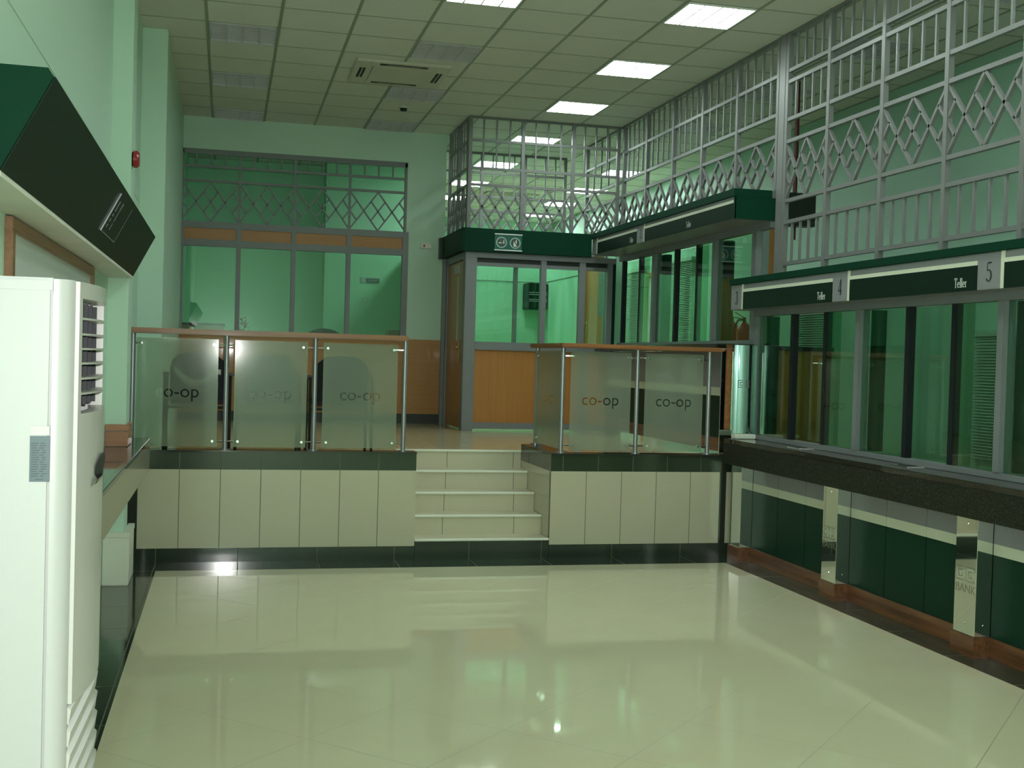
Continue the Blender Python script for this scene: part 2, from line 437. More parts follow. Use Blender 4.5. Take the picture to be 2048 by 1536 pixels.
# rooms behind the booth: low inner walls
b = MB(); b.box(2.70, 4.60, 16.75, 16.85, ZU, 3.1); struct('wall_booth_back', b, 'wall_booth')
b = MB(); b.box(XR+.01, XR+.10, 14.72, 16.75, ZU, 3.1); b.box(XR+.01, XR+.10, 13.45, 13.76, ZU, 3.1); b.box(XR+.01, XR+.10, 13.76, 14.72, 3.04, 3.1)
struct('wall_booth_right', b, 'wall_booth')
b = MB(); b.box(2.70, XR+.01, 16.744, 16.75, 2.790, 2.798); b.box(XR+.004, XR+.01, 14.75, 16.75, 2.790, 2.798); struct('trim_2', b, 'grille')
b = MB(); b.box(2.70, XR, 15.55, 15.65, 3.05, 3.15); struct('trim_3', b, 'grille')

# raised platform: front tiles, side of the stair opening, coping
p = sgroup('platform')
for nm, xa, xb, mt in (('left', -.9, X1, 'beige_l'), ('right', X2, 4.36, 'beige_r')):
    MB().box(xa, xb, PF, PF+.03, .11, .727).build('face_tiling', mt, p)
    MB().box(xa, xb, PF, PF+.03, .727, .862).build('dark_band', 'dark_top', p)
    MB().box(xa, xb, PF-.006, PF+.03, 0, .11).build('dark_skirting', 'dark_base', p)
MB().box(X1-.03, X1, PF+.03, 10.5, 0, .80).build('stair_side_tiling', 'beige_side', p)
MB().box(X2, X2+.03, PF+.03, 10.5, 0, .727).build('stair_side_tiling', 'beige_side', p)
MB().box(X2, X2+.03, PF+.03, 10.5, .727, .862).build('dark_band', 'dark_plain', p)
MB().box(-.9, X1+.004, PF-.012, PF+.16, .862, .878).build('coping', 'dark_plain', p, bevel=.004)
b = MB(); b.box(X2-.004, 4.36, PF-.012, PF+.16, .862, .878); b.box(X2-.004, X2+.20, PF+.16, 10.5, .862, .878)
b.build('coping', 'dark_plain', p, bevel=.004)
MB().box(4.19, 4.25, PF-.004, PF+.01, .11, .805).build('dark_edge_tile', 'dark_plain', p)
MB().box(-.754, -.646, PF-.004, PF+.01, .11, .727).build('dark_edge_tile', 'dark_plain', p)
b = MB(); b.box(X2+.20, X2+.212, PF+.16, 10.5, ZU, .862); b.build('kerb_back', 'dark_plain', p)

# stairs
st = thing('staircase', 'flight of five cream tiled steps with pale nosings between the two glass railings', 'stairs', ((X1+X2)/2, PF, 0))
zr, tg = .1635, .2571
for k in range(5):
    y0 = PF+k*tg; z0, z1 = k*zr, (k+1)*zr
    if k == 0:
        MB().box(X1+.002, X2-.002, y0-.004, y0+.03, 0, z1-.012).build('riser', 'dark_base', st)
    else:
        MB().box(X1+.002, X2-.002, y0, y0+.03, z0, z1-.012).build('riser', 'riser', st)
    y1 = y0+tg if k < 4 else y0+.09
    MB().box(X1+.002, X2-.002, y0+.012, y1, z1-.014, z1).build('tread', 'tread', st)
    MB().box(X1+(.002 if k < 4 else -.03), X2-.002, y0-.014, y0+.014, z1-.016, z1+.002).build('nosing', 'nosing', st, bevel=.004)

# ------------------------------------------------------------------ glass railings on the platform edge
def rail_panel(root, p0, p1, z0, z1, nrm, ty):
    """pane between two points along x or y with film, clamps"""
    p0, p1 = V(p0), V(p1); r = (p1-p0).normalized(); w = (p1-p0).length; n = V(nrm)
    b = MB(); o = V((p0.x, p0.y, z0))
    b.prism([o, o+r*w, o+r*w+V((0, 0, z1-z0)), o+V((0, 0, z1-z0))], -n*.008)
    g = b.build('glass_pane', 'glass', root)
    vs, fs = film_flat(w-.004, z1-z0-.004, ty-z0)
    MB().flat(vs, fs, o+r*.002+V((0, 0, .002))+n*.0015, r, V((0, 0, 1)), n, .0).build('frosted_film', 'frost', g)
    for a in (.035, w-.035):
        for z in (z0+.045, z1-.045):
            c = o+r*a; c.z = z
            b = MB(); b.cyl(c+n*.004, c+n*.012, .010, 14)
            e = o-r*.045 if a < w/2 else o+r*(w+.045)
            b.cyl(V((c.x, c.y, z))-n*.012, V((e.x, e.y, z))-n*.012, .007, 8); b.cyl(c+n*.004, c-n*.018, .010, 10)
            b.build('clamp', 'chrome', root, smooth=True)

def post(root, x, y, z0, z1, r=.019):
    b = MB(); b.cyl((x, y, z0+.008), (x, y, z1), r, 20); b.cyl((x, y, z0), (x, y, z0+.008), .042, 20)
    b.build('post', 'post', root, smooth=True)
ZR0, ZR1 = 1.779, 1.822
yp = PF+.075
rl = thing('glass_railing', 'long glass railing of three frosted co-op panels left of the stairs', 'railing', (.35, yp, .878))
MB().box(-.760, 1.435, yp-.075, yp+.06, ZR0, ZR1).build('handrail', 'rail', rl, bevel=.008)
px = [-.705, .002, .694, 1.421]
for x in px: post(rl, x, yp, .878, ZR0)
for a, c in zip(px[:-1], px[1:]): rail_panel(rl, (a+.062 if a > -.5 else a+.03, yp-.02, 0), (c-.062, yp-.02, 0), .90, 1.748, (0, -1, 0), 1.285)
rr = thing('glass_railing', 'shorter glass railing of frosted co-op panels right of the stairs, turning back at the steps', 'railing', (3.5, yp, .878))
MB().box(2.735, 4.19, yp-.075, yp+.06, ZR0-.012, ZR1-.016).build('handrail', 'rail', rr, bevel=.008)
MB().box(2.735, 2.86, yp+.06, 10.56, ZR0-.012, ZR1-.016).build('handrail', 'railY', rr, bevel=.008)
px = [2.765, 3.431, 4.093]
for x in px: post(rr, x, yp, .878, ZR0-.012)
for a, c in zip(px[:-1], px[1:]): rail_panel(rr, (a+.062, yp-.02, 0), (c-.062, yp-.02, 0), .90, 1.742, (0, -1, 0), 1.285)
post(rr, 2.79, 10.48, .878, ZR0-.012)
rail_panel(rr, (2.775, 10.44, 0), (2.775, yp+.05, 0), .90, 1.742, (-1, 0, 0), 1.285)

# ------------------------------------------------------------------ lattice grille: shared pattern
def diamonds(b, o, r, w, z0, z1, n, t=.020, d=.022):
    """two diamonds in a bay of width w along r between z0 and z1, half diamonds at both bay ends"""
    o, r = V(o), V(r); h = z1-z0; q = w/4
    P = lambda a, z: V((o.x, o.y, 0)) + r*a + V((0, 0, z))
    def B(a, za, c, zc_): b.bar(P(a, za), P(c, zc_), t, d, n)
    m = (z0+z1)/2
    for k in (0, 1):
        a0 = k*w/2
        B(a0, z0, a0+w/2, z1); B(a0, z1, a0+w/2, z0)
    # inner cross of the middle diamond
    B(q*1.5, m+h/4, q*2.5, m-h/4); B(q*1.5, m-h/4, q*2.5, m+h/4)
    # inner cross halves at the bay ends
    B(q*.5, m+h/4, 0, m); B(q*.5, m-h/4, 0, m)
    B(w-q*.5, m+h/4, w, m); B(w-q*.5, m-h/4, w, m)

# ------------------------------------------------------------------ back wall window partition
w = sgroup('window_1', (.78, YB, ZU))
wx = [-.565, .112, .764, 1.430, 2.130]; yw = YB+.03
fr = lambda x0, x1, z0, z1, d=.07: MB().box(x0, x1, yw-d/2, yw+d/2, z0, z1).build('window_frame', 'frame', w, bevel=.004)
for i, x in enumerate(wx):
    h = .075 if i in (0, 4) else .055
    fr(x-h/2, x+h/2, .94, 3.20)
for z0, z1 in ((3.12, 3.20), (2.905, 2.985), (1.80, 1.885)): fr(wx[0], wx[-1], z0, z1, .066)
for i in (0, 4): MB().box(wx[i]-.025, wx[i]+.025, yw-.025, yw+.025, 3.20, 4.05).build('lattice_post', 'frame', w)
MB().box(wx[0]-.025, wx[-1]+.025, yw-.025, yw+.025, 4.0, 4.06).build('window_frame', 'frame', w)
for z in (3.855, 3.685): MB().box(wx[0], wx[-1], yw-.015, yw+.015, z-.015, z+.015).build('lattice_rail', 'frame', w)
for i, (a, c) in enumerate(zip(wx[:-1], wx[1:])):
    MB().box(a+.028, c-.028, yw-.012, yw+.012, 2.985, 3.12).build('veneer_panel', 'orange_h', w)
    MB().box(a+.028, c-.028, yw-.003, yw+.003, 1.885, 2.905).build('glass_pane', 'glass_win', w)
    b = MB(); diamonds(b, (a, yw, 0), (1, 0, 0), c-a, 3.20, 3.672, (0, -1, 0), .019, .02)
    for k in (1, 2, 3): b.box(a+(c-a)*k/4-.009, a+(c-a)*k/4+.009, yw-.009, yw+.009, 3.855, 4.01)
    if i: b.box(a-.014, a+.014, yw-.014, yw+.014, 3.20, 4.02)
    b.build('lattice_panel', 'frame', w)

# ------------------------------------------------------------------ booth (glazed cash office)
KX0, KY, KX1 = 2.64, 13.25, 4.13
k = thing('glazed_booth', 'grey framed glazed booth with orange wood panel and dark green fascia behind the stairs', 'booth', (3.4, KY, ZU))
yk = KY+.04
fk = lambda x0, x1, z0, z1, m='frame', y0=yk-.04, y1=yk+.04: MB().box(x0, x1, y0, y1, z0, z1)
fk(KX0, 2.775, ZU, 2.88).build('frame', 'frame', k, bevel=.005)
fk(3.54, 3.606, ZU, 2.82).build('frame', 'frame', k, bevel=.005)
fk(2.775, 4.46, 2.815, 2.88).build('frame', 'frame', k, bevel=.004)
fk(4.01, 4.085, ZU, 2.815).build('frame', 'frame', k, bevel=.004)
fk(4.355, 4.42, ZU, 2.815).build('frame', 'frame', k, bevel=.004)
for a, c in ((2.775, 3.54), (3.606, 4.01), (4.085, 4.355)):
    fk(a, c, 1.755, 1.85).build('frame', 'frame', k, bevel=.004)
    fk(a, c, ZU+.025, .915).build('frame', 'frame', k, bevel=.004)
    fk(a, c, 2.725, 2.765, y0=yk-.02, y1=yk+.03).build('frame', 'frame', k)
    MB().box(a, c, yk-.01, yk+.01, .915, 1.755).build('veneer_panel', 'orange', k)
    MB().box(a, c, yk-.003, yk+.003, 1.85, 2.725).build('glass_pane', 'glass_win', k)
    MB().box(a, c, yk+.01, yk+.05, 2.765, 2.815).build('dark_header', 'black', k)
MB().box(3.225, 3.273, yk+.004, yk+.04, 1.85, 2.725).build('sash_bar', 'frame', k)
MB().box(4.42, 4.46, yk-.03, yk+.03, ZU, 2.88).build('corner_panel', 'green_panel', k)
# left side of the booth: frame around the door
for y in (KY+.115, 14.44): MB().box(KX0, KX0+.07, y-.035, y+.035, ZU, 2.88).build('frame', 'frame', k)
MB().box(KX0, KX0+.07, KY+.15, 14.41, 2.80, 2.88).build('frame', 'frame', k)
MB().box(2.60, 2.72, 14.47, YB+.02, ZU, 2.88).build('frame', 'frame', k)
# fascia: front and left side
MB().box(2.60, 4.135, KY-.05, KY+.10, 2.878, 3.148).build('fascia_board', 'green', k, bevel=.004)
MB().box(2.58, 2.66, KY-.045, YB, 2.885, 3.148).build('fascia_side', 'green', k, bevel=.004)
MB().box(2.545, 2.58, 14.43, YB, 2.88, 3.14).build('fascia_end', 'black', k)
MB().box(2.66, 2.72, KY+.1, YB, 2.88, 3.148).build('grille_beam', 'frame', k)

d = sgroup('door_1', (KX0+.035, 13.9, ZU))
MB().box(KX0+.02, KX0+.055, KY+.155, 14.40, ZU+.01, 2.79).build('door_leaf', 'orange', d)
MB().box(KX0+.012, KX0+.06, 13.66, 13.78, 1.85, 2.62).build('vision_pane', 'glass_win', d)
b = MB(); b.box(KX0-.004, KX0+.02, 13.50, 13.53, 1.62, 1.86); b.cyl((KX0-.02, 13.515, 1.78), (KX0+.02, 13.515, 1.78), .009, 10); b.cyl((KX0-.02, 13.515, 1.78), (KX0-.02, 13.62, 1.78), .008, 10)
b.build('door_handle', 'brass', d)
b = MB(); b.box(KX0+.014, KX0+.02, 13.72, 14.0, 2.66, 2.76); b.build('door_closer', 'post', d)

d = sgroup('door_2', (XR+.05, 14.24, ZU))
for y in (13.79, 14.69): MB().box(XR-.012, XR+.10, y-.03, y+.03, ZU, 3.04).build('door_frame', 'frame', d)
MB().box(XR-.012, XR+.10, 13.82, 14.66, 2.99, 3.04).build('door_frame', 'frame', d)
MB().box(XR+.02, XR+.06, 13.82, 14.66, ZU+.01, 2.99).build('door_leaf', 'orange', d)
MB().box(XR+.015, XR+.065, 13.90, 14.10, 2.23, 2.78).build('vision_frame', 'frame', d)
MB().box(XR+.012, XR+.068, 13.935, 14.065, 2.265, 2.745).build('vision_pane', 'glass_win', d)
b = MB(); b.box(XR+.012, XR+.02, 14.53, 14.57, 1.86, 2.18); b.cyl((XR-.02, 14.55, 2.14), (XR+.02, 14.55, 2.14), .010, 10); b.cyl((XR-.02, 14.55, 2.14), (XR-.02, 14.42, 2.14), .009, 10)
b.build('door_handle', 'brass', d)

# prohibition sign on the booth fascia
ys = KY-.05
g = thing('prohibition_sign', 'small teal sign with no-smoking and no-phone symbols on the green booth fascia', 'sign', (3.12, ys, 3.0))
MB().box(2.963, 3.284, ys-.006, ys, 2.905, 3.096).build('plate', 'teal', g)
for z in (3.085, 2.902): MB().box(2.960, 3.288, ys-.014, ys, z, z+.012).build('chrome_bar', 'text_white', g)
def ring(b, cx, cz, r0, r1, y, n=32):
    vs = []; fs = []
    for i in range(n):
        t = 2*math.pi*i/n; vs += [(cx+r0*math.cos(t), y, cz+r0*math.sin(t)), (cx+r1*math.cos(t), y, cz+r1*math.sin(t))]
    for i in range(n): fs.append((2*i, 2*i+1, (2*i+3) % (2*n), (2*i+2) % (2*n)))
    b.add(vs, fs)
for cx, cz in ((3.043, 2.997), (3.205, 2.995)):
    b = MB(); ring(b, cx, cz, .052, .064, ys-.0075); b.build('ring', 'silver', g)
b = MB(); b.box(3.010, 3.078, ys-.0085, ys-.006, 2.986, 2.998); b.box(3.066, 3.074, ys-.0085, ys-.006, 3.003, 3.026)
b.build('cigarette_symbol', 'text_white', g)
b = MB(); b.box(3.186, 3.222, ys-.0085, ys-.006, 2.955, 3.012); b.box(3.186, 3.194, ys-.0085, ys-.006, 3.012, 3.022); b.box(3.212, 3.222, ys-.0085, ys-.006, 3.012, 3.034)
b.build('phone_symbol', 'text_white', g)
for cx, cz in ((3.043, 2.997), (3.205, 2.995)):
    MB().bar((cx-.030, ys-.0095, cz+.042), (cx+.032, ys-.0095, cz-.040), .011, .002, (0, -1, 0)).build('red_slash', 'sign_red', g)

# grilles over the booth
ZRAIL = [ZC, 4.165, 3.845, 3.655, 3.13]
kg = thing('security_grille', 'grey diamond pattern grille above the front of the glazed booth', 'grille', (3.55, yk, 3.15))
def grille_run(root, o, r, bays, n, nb=4, pw=.04, rails=(), bars=(), dia=None):
    o, r, n = V(o), V(r), V(n)
    P = lambda a, z: V((o.x, o.y, 0)) + r*a + V((0, 0, z))
    for a, z0 in bays: MB().bar(P(a, z0), P(a, ZC), pw, pw, n).build('post', 'grille', root)
    aa = [a for a, _ in bays]
    for z in rails: MB().bar(P(aa[0], z), P(aa[-1], z), .030, .034, n).build('rail', 'grille', root)
    MB().bar(P(aa[0], ZC-.014), P(aa[-1], ZC-.014), .028, .03, n).build('rail', 'grille', root)
    for a, c in zip(aa[:-1], aa[1:]):
        wd = c-a; b = MB()
        for za, zb in bars:
            for q in range(1, nb+1): b.bar(P(a+wd*q/(nb+1), zb), P(a+wd*q/(nb+1), za), .018, .018, n)
        b.build('bar_panel', 'grille', root)
        b = MB(); diamonds(b, P(a, 0), r, wd, dia[1]+.012, dia[0]-.012, n, .022, .024); b.build('lattice_panel', 'grille', root)
KB = dict(rails=(4.165, 3.845, 3.655), bars=((ZC-.02, 4.165), (4.165, 3.845)), dia=(3.655, 3.155))
grille_run(kg, (2.665, yk, 0), (1, 0, 0), [(0, 3.152), (.625, 3.152), (1.235, 3.152), (1.79, 3.152)], (0, -1, 0), 3, **KB)
kg = thing('security_grille', 'short grey grille over the wooden booth door, running back to the wall', 'grille', (2.665, 13.9, 3.15))
grille_run(kg, (2.665, yk, 0), (0, 1, 0), [(.06, 3.152), (.64, 3.152), (1.22, 3.152)], (-1, 0, 0), 3, **KB)
kg = thing('security_grille', 'inner grey grille across the back of the glazed booth, seen through the front one', 'grille', (3.55, 15.6, 3.15))
grille_run(kg, (2.70, 15.6, 0), (1, 0, 0), [(0, 3.13), (.6, 3.13), (1.2, 3.13), (1.77, 3.13)], (0, -1, 0), 3, **KB)

# teller grilles along the counter line
TB = dict(rails=(4.118, 4.024, 3.712, 3.528), bars=((ZC-.02, 4.118), (4.024, 3.712)), dia=(3.528, 3.037))
UB = dict(rails=(4.118, 3.79, 3.61), bars=((ZC-.02, 4.118), (4.118, 3.79)), dia=(3.61, 3.155))
tg_ = thing('security_grille', 'long grey diamond grille above the upper teller windows beside the booth', 'grille', (XR, 11.2, 3.12))
grille_run(tg_, (XR, 0, 0), (0, 1, 0), [(9.19, 3.152), (10.01, 3.152), (10.82, 3.152), (11.60, 3.152), (12.40, 3.152), (13.18, 3.152), (14.66, 3.152)], (-1, 0, 0), 4, .042, **UB)
tl_ = thing('security_grille', 'tall grey grille at the right edge, with a row of bars below its diamonds', 'grille', (XR, 7.0, 2.41))
bl = [(a, 2.414) for a in (4.43, 5.21, 5.99, 6.765, 7.54, 8.32, 9.02)]
grille_run(tl_, (XR, 0, 0), (0, 1, 0), bl, (-1, 0, 0), 4, .042, **TB)
for z in (3.037, 2.859, 2.514): MB().bar((XR, 4.43, z), (XR, 9.02, z), .030, .034, (-1, 0, 0)).build('rail', 'grille', tl_)
for (a, _), (c_, _) in zip(bl[:-1], bl[1:]):
    for q in range(1, 5): MB().bar((XR, a+(c_-a)*q/5, 2.514), (XR, a+(c_-a)*q/5, 2.859), .018, .018, (-1, 0, 0)).build('bar', 'grille', tl_)
b = MB(); b.box(XR-.024, XR+.022, 9.045, 9.155, 2.414, ZC)
tag(b.build('grille_post', 'grille', loc=(XR, 9.1, 2.414), bevel=.004), 'thick square grey post up to the ceiling between the upper and lower grilles', 'post')

# ------------------------------------------------------------------ lower teller line
MY = [9.45, 7.74, 6.107, 4.47, 2.83]         # mullions
tc = thing('teller_counter', 'long black granite teller counter over striped green panels at the right', 'counter', (4.3, 6.1, 0))
MB().box(4.21, 4.62, 2.83, PF-.012, .985, 1.024).build('counter_top', 'granite', tc, bevel=.005)
MB().box(4.21, 4.245, 2.83, PF-.012, .808, .985).build('apron', 'granite_edge', tc)
PY = [9.155, 7.55, 5.945, 4.34]              # near corner of each pilaster
PW = .205
for y in PY:
    MB().box(4.25, 4.37, y, min(y+PW, PF-.012), .118, .985).build('mirror_pilaster', 'mirror', tc, bevel=.002, seg=1)
    if y > 9: continue
    # etched mark: two squared spirals over the word BANK
    q = []
    for y0 in (y+.150, y+.055):
        b = MB(); s_ = .10; x = 4.2485; zc_ = .472
        def L(a, za, c, zd): b.bar((x, y0-a, za), (x, y0-c, zd), .009, .001, (-1, 0, 0))
        h = .040; k_ = .6
        L(-h, zc_+h, h, zc_+h); L(-h, zc_-h, h, zc_-h); L(-h, zc_-h, -h, zc_+h)
        L(h, zc_+h, h, zc_+.02); L(h, zc_-h, h, zc_-.02)
        L(-.018, zc_+.018, .018, zc_+.018); L(-.018, zc_-.018, .018, zc_-.018); L(-.018, zc_-.018, -.018, zc_+.018); L(.018, zc_-.018, .018, zc_)
        b.build('etched_emblem', 'etch', tc)
    vs, fs = text_flat('BANK', .072, 1.0)
    MB().flat(vs, fs, (4.2485, y+.1025, .362), (0, -1, 0), (0, 0, 1), (-1, 0, 0)).build('etched_lettering', 'etch', tc)
    b = MB(); b.cyl((4.2475, y+.10, .185), (4.252, y+.10, .185), .008, 10); b.cyl((4.31, y-.003, .185), (4.31, y+.002, .185), .008, 10); b.cyl((4.2475, y+.10, .77), (4.252, y+.10, .77), .008, 10)
    b.build('screw_cap', 'chrome', tc)
edges = [PF-.012] + PY + [2.83]
for i in range(len(PY)):
    y1, y0 = PY[i], (PY[i+1]+PW if i+1 < len(PY) else 2.83)
    n = 3
    for q in range(n):
        a = y0+(y1-y0)*q/n+.004; c_ = y0+(y1-y0)*(q+1)/n-.004
        pn = MB().box(4.355, 4.37, a, c_, .118, .60).build('front_panel', 'green_panel', tc)
        MB().box(4.355, 4.37, a, c_, .60, .665).build('white_stripe', 'white_stripe', pn)
        MB().box(4.355, 4.37, a, c_, .665, .985).build('grey_stripe', 'grey_panel', pn)
MB().box(4.37, 4.40, 2.83, PF-.012, 0, .985).build('carcass', 'black', tc)
# skirting steps round each pilaster
b = MB(); y = PF-.012
prof = []
for yy in PY:
    b.box(4.238, 4.37, yy-.012, min(yy+PW+.012, PF-.012), 0, .118)
for i in range(len(PY)):
    y1, y0 = PY[i]-.012, (PY[i+1]+PW+.012 if i+1 < len(PY) else 2.83)
    b.box(4.343, 4.37, y0, y1, 0, .118)
b.build('skirting_board', 'skirt', tc)

ts = thing('teller_screen', 'green tinted glass screen with grey mullions standing on the black granite counter', 'screen', (XR, 6.1, 1.024))
MB().box(XR-.03, XR+.05, 2.83, 9.47, 1.024, 1.062).build('sill_rail', 'frame', ts, bevel=.004)
MB().box(XR-.03, XR+.05, 2.83, 9.458, 2.09, 2.412).build('head_rail', 'frame', ts, bevel=.004)
for i, y in enumerate(MY):
    MB().box(XR-.035, XR+.05, y-.032, y+.032, 1.062, 2.09).build('mullion', 'frame', ts, bevel=.004)
    MB().cyl((XR+.13, y-.02, 1.062), (XR+.13, y-.02, 2.09), .055, 20).build('rear_column', 'green_panel', ts, smooth=True)
for y1, y0 in zip(MY[:-1], MY[1:]):
    wd = y1-y0; A, B_ = y1-wd*.37, y1-wd*.69
    for y in (A, B_): MB().box(XR-.005, XR+.045, y-.024, y+.024, 1.062, 2.09).build('shaded_inner_bar', 'ac_dark', ts)  # inner frame bars coloured dark to stand for the shade on them
    MB().box(XR-.003, XR+.003, A+.024, y1-.032, 1.062, 2.09).build('glass_pane', 'glass_teller', ts)
    MB().box(XR-.003, XR+.003, y0+.032, B_-.024, 1.062, 2.09).build('glass_pane', 'glass_teller', ts)
    MB().box(XR+.075, XR+.081, B_-.10, A+.12, 1.062, 2.09).build('glass_pane', 'glass_teller', ts)

tf = thing('teller_fascia', 'long dark green fascia lettered Teller with numbers 3, 4 and 5', 'fascia', (4.4, 6.2, 2.15))
ZFB, ZFT = 2.142, 2.358
MB().box(4.30, 4.468, 2.83, 9.60, ZFB, ZFT).build('fascia_board', 'grey_panel', tf, bevel=.003)
MB().box(4.285, 4.468, 2.83, 9.61, ZFT, 2.412).build('cap_board', 'green', tf, bevel=.003)
W = [9.36, 7.585, 5.875, 4.16]               # white uprights
for i, yw_ in enumerate(W):
    MB().box(4.296, 4.302, yw_-.016, yw_+.016, ZFB, ZFT).build('white_upright', 'white_stripe', tf)
    ye = W[i+1]+.235 if i+1 < len(W) else 2.83
    MB().box(4.296, 4.302, ye, yw_-.016, 2.290, 2.316).build('white_line', 'white_stripe', tf)
    s_ = MB().box(4.295, 4.302, ye, yw_-.016, ZFB, 2.290).build('name_panel', 'green_sign', tf)
    if ye > 3:
        vs, fs = serif('Teller', .058)
        MB().flat(vs, fs, (4.294, ye+.155, 2.166), (0, -1, 0), (0, 0, 1), (-1, 0, 0)).build('lettering', 'text_white', s_)
    if i == 3: continue
    yn_ = yw_+.125
    vs, fs = serif(str(3+i), .115)
    MB().flat(vs, fs, (4.2985, yn_, 2.188), (0, -1, 0), (0, 0, 1), (-1, 0, 0)).build('number', 'text_dark', tf)

# dishes for passing money
dsh = None
for i, (y, lb) in enumerate(((6.93, 'shiny steel cash dish set in the granite counter under the number 5 teller window'), (8.42, 'shiny steel cash dish set in the granite counter under the number 4 teller window'))):
    if dsh is None:
        dsh = thing('cash_dish', lb, 'dish', (4.40, y, 1.024), 'steel cash dishes on the teller counter')
        b = MB(); b.box(4.335, 4.468, y-.10, y+.10, 1.0242, 1.028); b.build('rim', 'chrome', dsh)
        n = 20; vs = []; fs = []
        for k_, (rr_, zz) in enumerate(((1., .0045), (.8, .0050), (.4, .0043))):
            for q in range(n):
                t = 2*math.pi*q/n; vs.append((4.40+.055*rr_*math.cos(t), y+.085*rr_*math.sin(t), 1.024+zz))
        for k_ in range(2):
            for q in range(n): fs.append((k_*n+q, k_*n+(q+1) % n, (k_+1)*n+(q+1) % n, (k_+1)*n+q))
        fs.append(tuple(range(2*n, 3*n)))
        MB().add(vs, fs).build('bowl', 'black', dsh, smooth=True)
    else: copy_tree(dsh, (4.40, y, 1.024), None, lb)

# ------------------------------------------------------------------ upper teller line
uc = thing('teller_counter', 'upper black granite teller counter with polished steel end panel, above the platform', 'counter', (4.3, 11.3, ZU))
MB().box(4.20, 4.62, 9.64, 13.19, 1.806, 1.846).build('counter_top', 'granite', uc, bevel=.005)
b = MB(); b.box(4.20, 4.462, 9.44, 9.64, 1.838, 1.846); b.build('counter_end', 'granite', uc)
MB().box(4.20, 4.235, 9.64, 13.19, 1.78, 1.806).build('apron', 'granite', uc)
MB().box(4.345, 4.365, 9.66, 13.19, 1.0, 1.38).build('front_panel', 'green_panel', uc)
MB().box(4.345, 4.365, 9.66, 13.19, 1.38, 1.455).build('white_stripe', 'white_stripe', uc)
MB().box(4.345, 4.365, 9.66, 13.19, 1.455, 1.78).build('grey_stripe', 'grey_panel', uc)
MB().box(4.335, 4.365, 9.66, 13.19, .878, 1.0).build('skirting_board', 'skirt', uc)
MB().box(4.25, 4.36, 9.64, 9.66, .88, 1.78).build('mirror_pilaster', 'mirror', uc)
MB().box(4.225, 4.272, 9.478, 9.50, 1.10, 1.838).build('veneer_strip', 'railY', uc)
# convex polished end panel beside the lower screen
vs = []; fs = []; n = 16
for i in range(n+1):
    t = i/n; x = 4.275+.190*t; y = 9.436-.054*(1-(1-t)**2)
    vs += [(x, y, 1.07), (x, y, 1.835)]
for i in range(n): fs.append((2*i, 2*i+2, 2*i+3, 2*i+1))
b = MB(); b.add(vs, fs)
ep = b.build('end_panel', 'end_steel', uc, smooth=True)
b = MB(); x, y = 4.40, 9.405
for cx in (4.335, 4.405):
    yy = 9.388 if cx > 4.4 else 9.404; zz = 1.50; h = .030
    def L(a, za, c, zd): b.bar((cx+a, yy, za), (cx+c, yy, zd), .006, .001, (0, -1, 0))
    L(-h, zz+h, h, zz+h); L(-h, zz-h, h, zz-h); L(-h, zz-h, -h, zz+h); L(h, zz+h, h, zz+.01)
    L(-.013, zz+.013, .013, zz+.013); L(-.013, zz-.013, .013, zz-.013); L(-.013, zz-.013, -.013, zz+.013)
b.build('etched_emblem', 'grille', uc)
MB().box(4.272, 4.466, 9.36, 9.440, 1.026, 1.066).build('flash_glare_foot', 'nosing', uc, bevel=.006)  # pale strip stands for the flash glare along the panel base

us = thing('teller_screen', 'upper green tinted glass teller screen under the fascia numbered 1 and 2', 'screen', (XR, 11.3, 1.846))
UY = [13.19, 12.03, 10.40, 9.52]
MB().box(XR-.03, XR+.05, 9.49, 13.19, 1.846, 1.885).build('sill_rail', 'frame', us, bevel=.004)
MB().box(XR-.03, XR+.05, 9.22, 13.19, 2.84, 3.15).build('head_rail', 'frame', us, bevel=.004)
for y in UY[1:3]:
    MB().box(XR-.035, XR+.05, y-.04, y+.04, 1.885, 2.84).build('mullion', 'frame', us, bevel=.004)
    MB().cyl((XR+.13, y+.02, 1.885), (XR+.13, y+.02, 2.84), .055, 20).build('rear_column', 'green_panel', us, smooth=True)
MB().box(XR-.030, XR+.03, 9.49, 9.58, 1.885, 2.84).build('mullion', 'frame', us, bevel=.004)
for y1, y0, ba in ((13.19, 12.03, (13.12, 12.54)), (12.03, 10.40, (11.46, 10.88)), (10.40, 9.58, ())):
    if not ba:
        MB().box(XR-.003, XR+.003, y0, y1-.04, 1.885, 2.84).build('glass_pane', 'glass_teller', us); continue
    A, B_ = ba
    for y in ba: MB().box(XR-.005, XR+.045, y-.022, y+.022, 1.885, 2.84).build('shaded_inner_bar', 'ac_dark', us)  # same dark colour in place of shade as on the lower bars
    MB().box(XR-.003, XR+.003, A+.022, y1-.04, 1.885, 2.84).build('glass_pane', 'glass_teller', us)
    MB().box(XR-.003, XR+.003, y0+.04, B_-.022, 1.885, 2.84).build('glass_pane', 'glass_teller', us)
    MB().box(XR+.075, XR+.081, B_-.10, A+.12, 1.885, 2.84).build('glass_pane', 'glass_teller', us)

